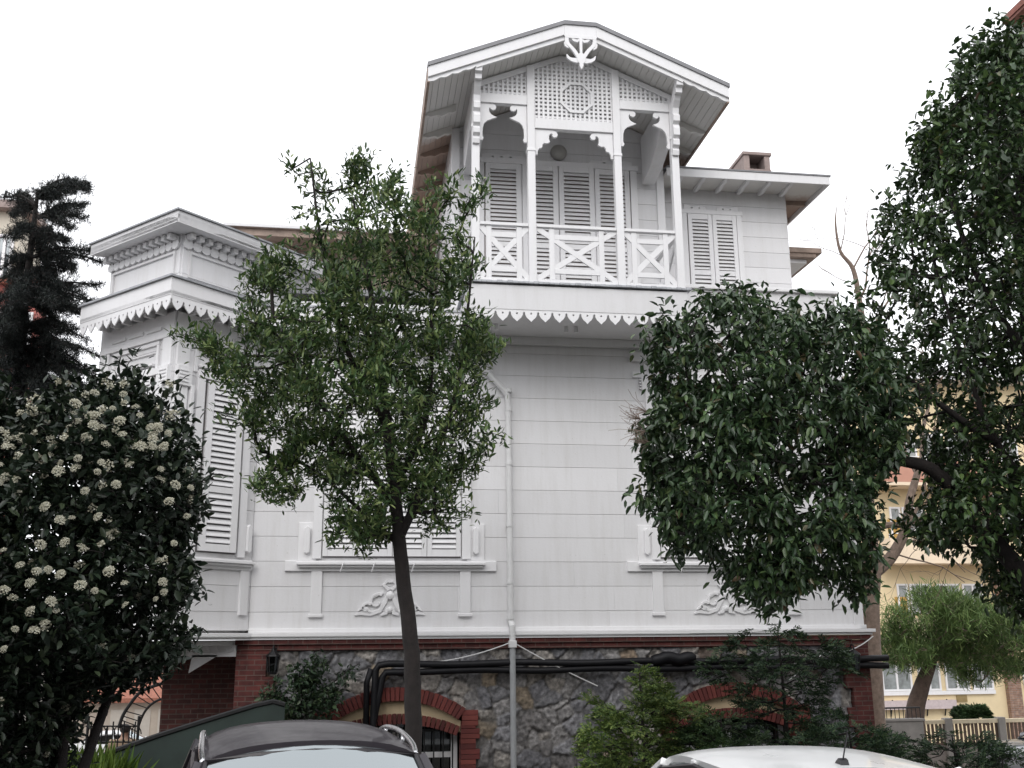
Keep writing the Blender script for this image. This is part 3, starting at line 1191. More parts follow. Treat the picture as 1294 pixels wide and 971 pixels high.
# --- balcony
bz = 7.66
m = MB()
m.box(FR, 1.63, 5.07, .03, 1.36, 7.16, 7.20)
m.box(FR, 1.63, 5.07, .03, 1.30, 7.45, 7.62)
balcony = m.build('balcony', MT['white2'], house)
m = MB()
m.box(FR, 1.58, 5.12, 1.38, 1.42, 7.20, 7.60)
for x, ang in ((1.62, -pi / 2), (5.08, pi / 2)):
    f = Fr((x, 0 if ang < 0 else -1.38), ang)
    if ang < 0:
        f = Fr((1.58, 0), -pi / 2)
        m.box(f, .03, 1.379, -.04, .0, 7.20, 7.60)
    else:
        f = Fr((5.12, -1.379), pi / 2)
        m.box(f, .0, 1.35, -.04, .0, 7.20, 7.60)
m.build('fascia', MT['white'], balcony, bev=.004)
m = MB()
valance(m, FR, 1.56, 5.14, 1.392, 1.412, 7.24, .23, .226)
valance(m, Fr((1.575, 0), -pi / 2), .03, 1.37, -.03, -.012, 7.24, .23, .226)
valance(m, Fr((5.115, -1.38), pi / 2), .0, 1.35, -.03, -.012, 7.24, .23, .226)
m.build('valance', MT['white2'], balcony)
m = MB()
nseg = 44
for i in range(nseg):
    a = 1.53 + i * (5.17 - 1.53) / nseg
    j = random.uniform(-.008, .008)
    m.box(FR, a + .001, a + (5.17 - 1.53) / nseg, .0, 1.47 + j, 7.622, 7.658 + random.uniform(-.006, .008))
m.build('zinc_edge', MT['zinc'], balcony, bev=.004)
m = MB()
for u in (1.98, 2.1, 3.25, 3.42, 4.7):
    m.lathe(FR(u, .75, 7.06), [(.035, .0), (.04, .04), (.03, .098)], 8)
m.box(FR, 1.63, 5.07, .03, .12, 7.03, 7.158)
m.build('soffit_peg', MT['white2'], balcony)
POSTS = (1.70, 2.61, 4.05, 5.03)
BY = 1.35                                # distance of the balcony front from the wall
GC, GF, GE, GZT, GZE = 3.365, .265, 2.49, 12.03, 11.09
GS = (GZT - GZE) / (GE - GF)


def roof_z(x):
    return GZT - GS * max(0, abs(x - GC) - GF)


SOF = .33                                 # roof top to soffit
for i, x in enumerate(POSTS):
    m = MB()
    top = roof_z(x) - SOF - .02
    h = .062
    m.box(FR, x - h, x + h, BY - .06, BY + .065, bz, top)
    if i in (0, 3):
        m.box(FR, x - .075, x + .075, BY - .07, BY + .075, 10.28, 10.34)
    else:
        m.box(FR, x - .075, x + .075, BY - .07, BY + .075, 9.92, 9.97)
    m.build('post', MT['white2'], balcony, bev=.008)
BEAM = [(POSTS[0], POSTS[1], 10.72, 10.86), (POSTS[1], POSTS[2], 10.30, 10.47), (POSTS[2], POSTS[3], 10.74, 10.88)]


def pxz(px, py):
    return P(px, py, -BY).z


BEAM = [(POSTS[0], POSTS[1], pxz(640, 133), pxz(640, 121)), (POSTS[1], POSTS[2], pxz(728, 167), pxz(728, 154)), (POSTS[2], POSTS[3], pxz(818, 142), pxz(818, 131))]
RAILZ = pxz(728, 287)
for k, (a, b, z0, z1) in enumerate(BEAM):
    m = MB()
    a2, b2 = a + .064, b - .064
    m.box(FR, a2, b2, BY - .05, BY + .055, z0, z1)
    m.build('beam', MT['white2'], balcony, bev=.006)
    # lattice above the beam
    m = MB()
    pitch, sw = .073, .036
    n = int((b2 - a2) / pitch)
    p2 = (b2 - a2) / n

    def lim(x):
        return roof_z(x) - SOF - .09
    for i in range(n + 1):
        x = a2 + i * p2
        xa, xb = max(a2, x - sw / 2), min(b2, x + sw / 2)
        zt = min(lim(xa), lim(xb))
        if zt > z1 + .02:
            m.box(FR, xa, xb, BY + .0, BY + .016, z1 - .01, zt)
    z = z1 + .055
    while z < roof_z(GC) - SOF - .1:
        xs = [x for x in np.linspace(a2, b2, 60) if lim(x) > z + .02]
        if len(xs) > 2:
            m.box(FR, min(xs), max(xs), BY - .018, BY - .001, z - sw / 2, z + sw / 2)
        z += pitch
    m.build('lattice', MT['white2'], balcony)
    # curved frets in the corners
    if k == 1:
        fret = [(0, 0), (.30, 0), (.36, -.03), (.385, -.08), (.36, -.13), (.31, -.135), (.285, -.10), (.30, -.075), (.27, -.065), (.24, -.10), (.235, -.17), (.255, -.22), (.20, -.25), (.15, -.245), (.125, -.28), (.12, -.33), (.07, -.345), (.045, -.39), (.04, -.46), (0, -.46)]
    else:
        fret = [(0, 0), (.21, 0), (.255, -.015), (.275, -.055), (.265, -.095), (.225, -.115), (.185, -.10), (.17, -.065), (.155, -.10), (.16, -.15), (.19, -.195), (.245, -.225), (.285, -.235), (.20, -.275), (.12, -.31), (.075, -.36), (.05, -.44), (.045, -.58), (.065, -.62), (.045, -.66), (0, -.66)]
    for s, x in ((1, a2 + .002), (-1, b2 - .002)):
        m = MB()
        m.prism(FR, [(x + s * p[0], z0 - .002 + p[1]) for p in fret], BY - .022, BY + .022)
        m.build('fret_bracket', MT['white2'], balcony, bev=.005)
    # balustrade panel
    m = MB()
    m.box(FR, a2, b2, BY - .045, BY + .05, RAILZ - .05, RAILZ)
    m.box(FR, a2, b2, BY - .03, BY + .03, bz + .01, bz + .07)
    zb, zt = bz + .07, RAILZ - .052
    m.bar(FR(a2, BY, zb), FR(b2, BY, zt), .09, .03, (0, -1, 0))
    m.bar(FR(a2, BY + .004, zt), FR(b2, BY + .004, zb), .09, .03, (0, -1, 0))
    ix, iz = (b2 - a2) * .19, (zt - zb) * .17
    for u in (a2 + ix, b2 - ix):
        m.box(FR, u - .042, u + .042, BY - .010, BY + .024, zb + .002, zt - .002)
    for z in (zb + iz, zt - iz):
        m.box(FR, a2 + ix + .043, b2 - ix - .043, BY - .012, BY + .022, z - .042, z + .042)
    m.build('balustrade', MT['white2'], balcony, bev=.004)
# octagonal ring on the middle lattice
m = MB()
oc = P(728, 125, -BY)
for i in range(8):
    a0, a1 = pi / 8 + i * pi / 4, pi / 8 + (i + 1) * pi / 4
    q = [(oc.x + r_ * math.cos(a), oc.z + r_ * math.sin(a)) for r_, a in ((.255, a0), (.255, a1), (.30, a1), (.30, a0))]
    m.prism(FR, q, BY + .017, BY + .037)
m.build('lattice_ring', MT['white2'], balcony)
# side balustrades
for x in (1.70, 5.03):
    m = MB()
    f = Fr((x, -1.28), pi / 2)
    m.box(f, 0, 1.2, -.04, .04, RAILZ - .05, RAILZ)
    m.box(f, 0, 1.2, -.03, .03, bz + .01, bz + .07)
    m.bar(f(0, 0, bz + .07), f(1.2, 0, RAILZ - .05), .08, .03, (1, 0, 0))
    m.bar(f(0, .004, RAILZ - .05), f(1.2, .004, bz + .07), .08, .03, (1, 0, 0))
    m.build('balustrade', MT['white2'], balcony)
# stepped brackets reaching from the outer posts up to the bargeboard
for x in (POSTS[0], POSTS[3]):
    m = MB()
    f = Fr((x - .055, -BY - .066), -pi / 2)      # u runs outwards to the street
    pz = roof_z(x) - SOF
    prof = [(0, 9.98), (.04, 9.98), (.06, 10.06), (.04, 10.10), (.10, 10.14), (.11, 10.22), (.08, 10.26), (.14, 10.30), (.15, 10.42), (.11, 10.50), (.17, 10.54), (.18, 10.64), (.13, 10.68),
            (.15, 10.78), (.24, 10.88), (.28, 10.95), (.36, 10.95), (.37, 11.03), (.43, 11.05), (.44, pz + .06), (.30, pz + .06), (.14, 11.02), (.0, 10.86)]
    f2 = Fr((x, 0), 0)
    k = len(m.v)
    n_ = len(prof)
    tri = tessellate_polygon([[Vector((p[0], p[1], 0)) for p in prof]])
    for dx in (-.055, .055):
        m.v += [(x + dx, -BY - .066 - p[0], p[1]) for p in prof]
    m.f += [(k + a, k + b, k + c) for a, b, c in tri] + [(k + n_ + c, k + n_ + b, k + n_ + a) for a, b, c in tri]
    m.f += [(k + i, k + (i + 1) % n_, k + n_ + (i + 1) % n_, k + n_ + i) for i in range(n_)]
    m.build('post_bracket', MT['white2'], balcony, bev=.004)
# curved boxed braces between wall and outer posts
for x0, x1 in ((1.64, 1.86), (4.86, 5.08)):
    m = MB()
    arc = [(.0, 10.12)] + [(-.0 - 1.27 * math.sin(t), 10.12 + .62 * (1 - math.cos(t)) ** .8) for t in np.linspace(.1, pi / 2, 12)]
    top = [(-1.27, 11.0), (.0, 11.0)]
    prof = arc + top
    k, n_ = 0, len(prof)
    tri = tessellate_polygon([[Vector((p[0], p[1], 0)) for p in prof]])
    for xx in (x0, x1):
        m.v += [(xx, p[0], p[1]) for p in prof]
    m.f += [(a, b, c) for a, b, c in tri] + [(n_ + c, n_ + b, n_ + a) for a, b, c in tri]
    m.f += [(i, (i + 1) % n_, n_ + (i + 1) % n_, n_ + i) for i in range(n_)]
    m.build('curved_brace', MT['white'], balcony)

# --- attic room behind the balcony
AW = Fr((0, .10), 0)
m = MB()
clap(m, AW, 1.46, 5.26, 7.62, 11.05, pitch=.30, seed=41)
gab = [(1.46, 11.05), (5.26, 11.05)] + [(x, roof_z(x) - SOF - .0) for x in (5.26, GC + GF, GC - GF, 1.46)]
m.prism(AW, gab, -.1, .0)
for ang, o in ((-pi / 2, (1.46, 6.0)), (pi / 2, (5.26, .10))):
    f = Fr(o, ang)
    clap(m, f, .0, 5.9, 7.7, 11.0, pitch=.30, seed=int(50 + ang))
attic = m.build('attic_wall', MT['white'], house)
for x in (1.44, 5.14):
    MB().box(AW, x, x + .14, .0, .045, 7.66, 11.0).build('corner_board', MT['white2'], attic, bev=.005)
m = MB()
D0, D1, DT = 2.02, 4.64, 10.38
m.box(AW, D0 - .13, D0 - .01, .0, .07, 7.66, DT + .0)
m.box(AW, D1 + .01, D1 + .13, .0, .07, 7.66, DT + .0)
m.box(AW, D0 - .16, D1 + .16, .0, .075, DT + .005, DT + .10)
for s, x in ((1, D0), (-1, D1)):
    m.prism(AW, [(x - s * .05, DT + .10), (x + s * .75, DT + .10), (x + s * .70, DT + .17), (x + s * .5, DT + .165), (x + s * .42, DT + .20), (x + s * .3, DT + .165), (x + s * .1, DT + .2), (x - s * .05, DT + .17)], .02, .055,
            [[(x + s * a + .022 * math.cos(i * pi / 3), DT + .135 + .014 * math.sin(i * pi / 3)) for i in range(6)] for a in (.14, .3, .46)])
door = m.build('balcony_door', MT['white2'], attic, bev=.004)
lw = (D1 - D0) / 4
for i in range(4):
    n0 = .03 if i in (0, 3) else .05
    louvre_leaf('shutter', door, AW, D0 + i * lw + .012, D0 + (i + 1) * lw - .012, 7.67, DT, n0, split=(.12, .44), pitch=.075, stile=.085, panel=True)
m = MB()
for i in range(1, 4):
    m.box(AW, D0 + i * lw - .010, D0 + i * lw + .010, .022, .05, 7.67, DT)
m.build('mullion', MT['white2'], door)
m = MB()
m.box(AW, D0, D1, .021, .026, 7.67, DT)
m.build('pane', plain('slat_gap_backing', (.30, .25, .225), .8), door)  # backing sheet, its colour stands in for the shaded slat gaps
lp = P(706, 193, .06)
m = MB()
m.lathe((lp.x, .08, lp.z), [(.15, .0), (.15, -.03), (.13, -.07), (.085, -.105), (.03, -.12)], 20, 'y')
m.build('wall_lamp', MT['lamp'], attic, smooth=True)

# --- gable roof
m = MB()
prof = [(GC - GE, GZE), (GC - GF, GZT), (GC + GF, GZT), (GC + GE, GZE)]
GR = Fr((0, 0), 0)
poly = prof + [(x, z - .07) for x, z in reversed(prof)]
m.prism(GR, poly, -6.2, 1.93)
groof = m.build('gable_roof', MT['roofmetal'], house)
m = MB()


def strip(zt, zb, n0, n1, x_end=GE, steps=1):
    for s in (-1, 1):
        a, b = GC + s * GF, GC + s * x_end
        m.prism(GR, [(a, roof_z(a) - zt), (b, roof_z(b) - zt), (b, roof_z(b) - zb), (a, roof_z(a) - zb)], n0, n1)
    m.prism(GR, [(GC - GF + .001, GZT - zt), (GC + GF - .001, GZT - zt), (GC + GF - .001, GZT - zb), (GC - GF + .001, GZT - zb)], n0, n1)


strip(.018, .255, 1.87, 1.905, GE - .01)
m.build('bargeboard', MT['white2'], groof, bev=.005)
m = MB()
strip(.235, .335, 1.82, 1.868, GE - .78)
for s in (-1, 1):
    k = 18
    xs = [GC + s * (GE - .78 + .77 * i / k) for i in range(k + 1)]
    low = [(x, roof_z(x) - .305 - .03 * abs(math.sin(i * pi / 4.5))) for i, x in enumerate(xs)]
    up = [(x, roof_z(x) - .235) for x in reversed(xs)]
    m.prism(GR, low + up, 1.82, 1.868)
m.build('bargeboard_trim', MT['white2'], groof)
# soffit: narrow boards running front to back, under the overhang and both eaves
m = MB()
for s in (-1, 1):
    L = GE - GF
    k = 22
    for i in range(k):
        a, b = GF + L * i / k + .003, GF + L * (i + 1) / k - .003
        x0, x1 = GC + s * a, GC + s * b
        m.prism(GR, [(x0, roof_z(x0) - .30), (x1, roof_z(x1) - .30), (x1, roof_z(x1) - .28), (x0, roof_z(x0) - .28)], -5.9, 1.865)
for i in range(4):
    a = GC - GF + i * GF / 2 + .003
    m.prism(GR, [(a, GZT - .30), (a + GF / 2 - .006, GZT - .30), (a + GF / 2 - .006, GZT - .28), (a, GZT - .28)], -5.9, 1.865)
soff = m.build('soffit', MT['soffit'], groof)
soff.location = (0, 0, 0)
for s in (-1, 1):                           # rafter feet across each eave, with shaped ends
    for Y in (-.75, .0, .75, 1.5, 2.25, 3.0, 3.75, 4.5):
        m = MB()
        a, b = GC + s * 1.93, GC + s * (GE - .06)
        k = 8
        lo = []
        for i in range(k + 1):
            x = a + (b - a) * i / k
            d = .13 - .075 * max(0, (i - 4) / 4) + .014 * math.sin(i * 2.1)
            lo.append((x, roof_z(x) - .30 - d))
        up = [(a + (b - a) * i / k, roof_z(a + (b - a) * i / k) - .302) for i in range(k, -1, -1)]
        m.prism(Fr((0, Y), 0), lo + up, -.035, .035)
        m.build('rafter_foot', MT['soffit'], groof)
for s in (-1, 1):                           # eave edge boards
    m = MB()
    x = GC + s * (GE - .02)
    m.prism(GR, [(x - .02, GZE - .32), (x + .02, GZE - .32), (x + .02, GZE - .075), (x - .02, GZE - .075)], -6.0, 1.865)
    m.build('eave_board', MT['brownwood'], groof)
m = MB()                                   # rail under the soffit over the lattice
for s in (-1, 1):
    a, b = GC + s * GF, GC + s * 1.66
    m.prism(GR, [(a, roof_z(a) - SOF), (b, roof_z(b) - SOF), (b, roof_z(b) - SOF - .10), (a, roof_z(a) - SOF - .10)], BY - .03, BY + .035)
m.prism(GR, [(GC - GF + .001, GZT - SOF), (GC + GF - .001, GZT - SOF), (GC + GF - .001, GZT - SOF - .10), (GC - GF + .001, GZT - SOF - .10)], BY - .03, BY + .035)
m.build('lattice_rail', MT['white2'], groof)
# pendant ornament at the apex
m = MB()
zt = GZT - .255
N0, N1 = 1.87, 1.912
m.prism(GR, [(GC - .28, zt), (GC + .28, zt), (GC + .25, zt - .055), (GC - .25, zt - .055)], N0, N1)
for s in (-1, 1):
    def G(pts): return [(GC + s * p[0], zt - p[1]) for p in pts]
    scroll(m, GR, G([(.23, .04), (.235, .10), (.215, .16), (.17, .21), (.125, .26), (.085, .32), (.05, .39)]), [.06, .065, .06, .055, .055, .06, .05], N0, N1 - .002)
    scroll(m, GR, G([(.24, .10), (.262, .15), (.25, .20), (.205, .235)]), [.02, .035, .035, .02], N0, N1 - .004)
    scroll(m, GR, G([(.02, .44), (.09, .455), (.16, .445), (.215, .41), (.24, .355)]), [.10, .085, .06, .045, .012], N0, N1 - .003)
    scroll(m, GR, G([(.0, .055), (.06, .10), (.11, .085), (.15, .055)]), [.02, .05, .05, .02], N0, N1 - .006)
m.prism(GR, [(GC - .025, zt - .05), (GC + .025, zt - .05), (GC + .018, zt - .34), (GC - .018, zt - .34)], N0, N1 + .003)
m.prism(GR, [(GC - .085, zt - .36), (GC, zt - .31), (GC + .085, zt - .36), (GC + .06, zt - .47), (GC + .03, zt - .51), (GC + .035, zt - .545), (GC, zt - .62), (GC - .035, zt - .545), (GC - .03, zt - .51), (GC - .06, zt - .47)], N0, N1 + .005)
m.build('pendant_ornament', MT['white2'], groof)

# --- right wing
WW = Fr((0, .62), 0)
m = MB()
clap(m, WW, 5.27, 7.82, 7.9, 10.36, pitch=.30, seed=61)
f = Fr((7.82, .62), pi / 2)
clap(m, f, 0, 5.4, 7.9, 10.36, pitch=.30, seed=62)
wing = m.build('wing_wall', MT['white'], house)
m = MB()
w0, w1 = 5.86, 6.80
m.box(WW, w0 - .11, w0 - .01, .0, .06, 8.3, 9.86)
m.box(WW, w1 + .01, w1 + .11, .0, .06, 8.3, 9.86)
m.box(WW, w0 - .13, w1 + .13, .0, .065, 9.86, 9.94)
for s, x in ((1, w0), (-1, w1)):
    m.prism(WW, [(x - s * .05, 9.945), (x + s * .38, 9.945), (x + s * .35, 10.0), (x + s * .24, 10.02), (x + s * .14, 10.0), (x - s * .05, 10.04)], .02, .05,
            [[(x + s * a + .02 * math.cos(i * pi / 3), 9.975 + .012 * math.sin(i * pi / 3)) for i in range(6)] for a in (.10, .24)])
win = m.build('window', MT['white2'], wing, bev=.004)
h = (w1 - w0) / 2
for i in range(2):
    louvre_leaf('shutter', win, WW, w0 + i * h + .006, w0 + (i + 1) * h - .006, 8.3, 9.85, .03, split=(.26,), pitch=.07, stile=.075)
m = MB()
m.box(WW, w0, w1, .021, .026, 8.3, 9.85)
m.build('pane', plain('slat_gap_backing_wing', (.30, .27, .25), .8), win)  # same kind of backing, gap shade put into its colour
m = MB()
WX0, WX1, WY0, WY1 = 5.30, 8.42, -.10, 6.2
m.slab([(WX0, WY0), (WX1, WY0), (WX1, WY1), (WX0, WY1)], 10.44, 10.47)
m.v += [(WX0, WY0 + .01, 10.471), (WX1 - .01, WY0 + .01, 10.471), (WX1 - .01, WY1, 10.471), (WX0, WY1, 10.471), (WX0, 2.6, 10.85), (6.6, 2.6, 10.85)]
k = len(m.v) - 6
m.f += [(k, k + 1, k + 5, k + 4), (k + 1, k + 2, k + 5), (k + 2, k + 3, k + 4, k + 5), (k, k + 4, k + 3), (k + 3, k + 2, k + 1, k)]
wroof = m.build('wing_roof', MT['roofmetal'], house)
m = MB()
m.box(FR, WX0, WX1 - .02, .055, .085, 10.28, 10.438)
m.box(Fr((WX1 - .02, -.055), pi / 2), .0, 6.2, -.03, .0, 10.28, 10.438)
m.build('fascia', MT['white2'], wroof, bev=.005)
m = MB()
m.slab([(WX0, WY0 + .05), (WX1 - .06, WY0 + .05), (WX1 - .06, WY1), (WX0, WY1)], 10.36, 10.385)
sf = m.build('soffit', MT['wingsoffit'], wroof)
for i in range(6):
    m = MB()
    x = 5.62 + i * .42
    pf = [(.63, 10.30), (.45, 10.28), (.30, 10.31), (.16, 10.30), (.05, 10.335), (.0, 10.358), (.63, 10.358)]
    kk = len(m.v)
    for dx in (-.03, .03):
        m.v += [(x + dx, -.03 + p[0], p[1]) for p in pf]
    m.f += [tuple(kk + i_ for i_ in range(7)), tuple(kk + 7 + i_ for i_ in reversed(range(7)))] + [(kk + i_, kk + (i_ + 1) % 7, kk + 7 + (i_ + 1) % 7, kk + 7 + i_) for i_ in range(7)]
    m.build('rafter_foot', MT['white2'], wroof)
for i in range(5):
    y = .9 + i * .8
    MB().box(Fr((7.83, y), 0), .0, .5, -.04, .04, 10.27, 10.358).build('rafter_foot', MT['brownwood'], wroof)
# chimney
cy = 2.0
ct, cb = P(955, 194, cy), P(955, 216, cy)
m = MB()
cx = ct.x
m.box(Fr((cx, cy), 0), -.25, .25, -.75, .0, 10.4, cb.z + .02)
for a in (-.28, .16):
    m.box(Fr((cx, cy), 0), a, a + .12, -.80, .04, cb.z + .021, ct.z - .07)
m.box(Fr((cx, cy), 0), -.16, .16, -.5, -.35, cb.z + .021, ct.z - .07)
m.box(Fr((cx, cy), 0), -.31, .31, -.83, .07, ct.z - .069, ct.z)
m.box(Fr((cx, cy), 0), -.29, .29, -.81, .05, cb.z - .03, cb.z + .02)
m.build('chimney', MT['chimney'], wroof, bev=.01)

# --- lower roofs behind, their bare eaves showing at both sides
e = P(1036, 322, 1.6)
m = MB()
m.slab([(6.0, 1.6), (e.x + .05, 1.6), (e.x + .05, 7.5), (6.0, 7.5)], e.z + .03, e.z + .14)
m.slab([(6.0, 1.63), (e.x - .06, 1.63), (e.x - .06, 7.5), (6.0, 7.5)], e.z - .06, e.z + .028)
rr = m.build('rear_roof', MT['brownwood'], house, bev=.01)
m = MB()
m.slab([(6.0, 1.75), (e.x - .22, 1.75), (e.x - .22, 7.0), (6.0, 7.0)], e.z - .14, e.z - .062)
m.build('eave_board', MT['white'], rr)
el, er = P(283, 281, 2.6), P(395, 290, 2.6)
m = MB()
m.slab([(el.x, 2.6), (1.4, 2.6), (1.4, 8.6), (el.x, 8.6)], er.z - .02, er.z + .06)
m.slab([(el.x + .12, 2.66), (1.4, 2.66), (1.4, 8.5), (el.x + .12, 8.5)], er.z - .16, er.z - .022)
m.slab([(el.x + .9, 3.4), (1.4, 3.4), (1.4, 8.5), (el.x + .9, 8.5)], 7.9, er.z - .162)
rr = m.build('rear_roof', MT['brownwood'], house, bev=.01)
m = MB()
m.box(Fr((el.x, 2.6), 0), .0, 3.5, .002, .03, er.z - .01, er.z + .05)
m.build('eave_board', MT['white'], rr)
#MORE
# ------------------------------------------------------------------ foliage machinery
def unit(a):
    return a / np.maximum(np.linalg.norm(a, axis=-1, keepdims=True), 1e-9)


def leaf_mesh(name, pos, axis, nrm, L, Wd, mat, parent, fold=.18, droop=.15):
    """folded six-point leaves: base, two shoulders a side, tip"""
    a = unit(axis)
    s = unit(np.cross(a, nrm))
    n = np.cross(s, a)
    L = L[:, None]
    Wd = Wd[:, None]
    v = np.stack([pos,
                  pos + a * L * .32 + s * Wd * .46 + n * Wd * fold,
                  pos + a * L * .70 + s * Wd * .40 + n * Wd * fold * .8 - n * L * droop * .4,
                  pos + a * L - n * L * droop,
                  pos + a * L * .70 - s * Wd * .40 + n * Wd * fold * .8 - n * L * droop * .4,
                  pos + a * L * .32 - s * Wd * .46 + n * Wd * fold], 1).reshape(-1, 3)
    k = np.arange(len(pos))[:, None] * 6
    f = np.concatenate([k + np.array([[0, 1, 2, 3]]), k + np.array([[0, 3, 4, 5]])], 0)
    return np_mesh(name, v, f, mat, parent)


def inside(poly, q):
    x, y = q[:, 0], q[:, 1]
    r = np.zeros(len(q), bool)
    p = np.array(poly)
    for i in range(len(p)):
        (x0, y0), (x1, y1) = p[i], p[(i + 1) % len(p)]
        c = ((y0 > y) != (y1 > y)) & (x < (x1 - x0) * (y - y0) / (y1 - y0 + 1e-12) + x0)
        r ^= c
    return r


def edge_dist(poly, q):
    p = np.array(poly)
    d = np.full(len(q), 1e9)
    for i in range(len(p)):
        a, b = p[i], p[(i + 1) % len(p)]
        ab = b - a
        t = np.clip(((q - a) @ ab) / (ab @ ab + 1e-12), 0, 1)
        d = np.minimum(d, np.linalg.norm(q - (a + t[:, None] * ab), axis=1))
    return d


def crown_points(px_poly, Y, n, thick, seed, hole_freq=1.6, hole_thr=-.1, shell=.6, keep=None):
    """clump centres filling a rounded crown of real depth whose outline is known"""
    rg = np.random.default_rng(seed)
    poly = [(P(x, y, Y).x, P(x, y, Y).z) for x, y in px_poly]
    p = np.array(poly)
    lo, hi = p.min(0), p.max(0)
    out = []
    R = None
    while len(out) < n:
        q = rg.uniform(lo, hi, (4000, 2))
        q = q[inside(poly, q)]
        d = edge_dist(poly, q)
        if R is None: R = np.percentile(d, 97)
        hd = thick * np.sqrt(np.clip(1 - (1 - np.minimum(d / R, 1)) ** 2, 0.02, 1))
        u = rg.uniform(0, 1, len(q)) ** shell * rg.choice([-1, 1], len(q))
        y = Y + u * hd
        for a, yy in zip(q, y):
            v = Vector((a[0], yy, a[1])) * hole_freq
            if noise.noise(v + Vector((seed * 3.7, 0, 0))) < hole_thr: continue
            if keep and not keep(a[0], yy, a[1], rg): continue
            out.append((a[0], yy, a[1]))
            if len(out) >= n: break
    return np.array(out), (lo, hi)


def with_shoots(pts, n, seed, ln=.3, out=.35):
    """free young shoots standing out past the crown's rim"""
    rg = np.random.default_rng(seed)
    c = pts.mean(0)
    span = pts[:, 0].max() - pts[:, 0].min()
    add = []
    for i in range(n):
        x = rg.uniform(pts[:, 0].min(), pts[:, 0].max())
        near = pts[np.abs(pts[:, 0] - x) < span * .025]
        if len(near) < 3: continue
        if rg.random() < .7:
            p = near[np.argsort(near[:, 2])[-1 - rg.integers(0, 2)]]
            d = np.array([rg.normal(0, .3), rg.normal(0, .3), 1.0])
        else:
            z = rg.uniform(pts[:, 2].min(), pts[:, 2].max())
            row = pts[np.abs(pts[:, 2] - z) < .08]
            if len(row) < 3: continue
            p = row[np.argmin(row[:, 0])] if rg.random() < .5 else row[np.argmax(row[:, 0])]
            d = np.array([np.sign(p[0] - c[0]) * out * 2, rg.normal(0, .3), rg.uniform(-.3, .7)])
        d = d / np.linalg.norm(d)
        l = ln * rg.uniform(.3, 1.0)
        for t in np.arange(.08, l + .01, .08):
            add.append(p + d * t + rg.normal(0, .012, 3))
    return np.concatenate([pts, np.array(add)], 0) if add else pts


def grow(skel, pts, r_tip=.004, expo=.42, seg=5, name='branches', mat=None, parent=None, fixed_r=None, wob=.06, r_max=.06):
    """join every clump to the nearest wood already grown, thickening towards the trunk"""
    sk = np.array([tuple(p) for p in skel])
    order = np.argsort([np.min(np.linalg.norm(sk - p, axis=1)) for p in pts])
    nodes = list(map(tuple, sk))
    par = [-1] * len(sk)
    arr = np.zeros((len(sk) + len(pts), 3))
    arr[:len(sk)] = sk
    cnt = len(sk)
    depth = np.zeros(len(sk) + len(pts))
    idx_of = {}
    for o in order:
        d = np.linalg.norm(arr[:cnt] - pts[o], axis=1) + depth[:cnt] * .10
        d += np.where(arr[:cnt, 2] > pts[o][2] + .05, .12, 0)
        j = int(np.argmin(d))
        arr[cnt] = pts[o]
        depth[cnt] = depth[j] + np.linalg.norm(arr[j] - pts[o])
        par.append(j)
        idx_of[int(o)] = cnt
        cnt += 1
    w_ = np.ones(cnt)
    for i in range(cnt - 1, len(sk) - 1, -1):
        if par[i] >= len(sk): w_[par[i]] += w_[i]
    m = MB()
    rg = random.Random(5)
    for i in range(len(sk), cnt):
        a, b = Vector(arr[par[i]]), Vector(arr[i])
        L = (b - a).length
        if L < 1e-4: continue
        ra = min(r_max, r_tip * w_[i] ** expo)
        rb = min(r_max, r_tip * max(1, w_[i] - 1) ** expo)
        mid = a.lerp(b, .5) + Vector((rg.uniform(-1, 1), rg.uniform(-1, 1), rg.uniform(-.3, 1))) * L * wob
        m.tube([a, mid, b], [ra, (ra + rb) / 2, rb * .9], seg if w_[i] > 4 else 3, cap=False)
    dirs = np.zeros((len(pts), 3))
    for o in range(len(pts)):
        i = idx_of[o]
        dirs[o] = arr[i] - arr[par[i]]
    ob = m.build(name, mat, parent, smooth=True) if m.v else None
    return unit(dirs), ob


def rosettes(pts, dirs, per, spread, L, W_, rg, up=.35, droopdir=0.0, jitter=.10, lvar=.3, along=.18):
    """leaves set round the end of every twig"""
    n = len(pts)
    k = per
    base = np.repeat(pts, k, 0)
    d = np.repeat(dirs, k, 0)
    t = rg.uniform(-1, .35, (n * k, 1))
    base = base + d * t * along + rg.normal(0, jitter, (n * k, 3))
    ax = d * (1 - spread) + rg.normal(0, 1, (n * k, 3)) * spread
    ax[:, 2] += up - droopdir
    nr = rg.normal(0, .45, (n * k, 3))
    nr[:, 2] += 1
    l = L * rg.uniform(1 - lvar, 1 + lvar, n * k)
    return base, ax, nr, l, W_ * rg.uniform(.8, 1.2, n * k) * l / L


def polyline(pts, k=6):
    """smooth a few control points into a bending limb (Catmull-Rom)"""
    p = [Vector(q) for q in pts]
    p = [p[0] * 2 - p[1]] + p + [p[-1] * 2 - p[-2]]
    o = []
    for i in range(1, len(p) - 2):
        for j in range(k):
            t = j / k
            a, b, c, d = p[i - 1], p[i], p[i + 1], p[i + 2]
            o.append(.5 * ((2 * b) + (c - a) * t + (2 * a - 5 * b + 4 * c - d) * t * t + (3 * b - a - 3 * c + d) * t ** 3))
    o.append(p[-2])
    return o


def taper(n, r0, r1):
    return [r0 + (r1 - r0) * i / (n - 1) for i in range(n)]


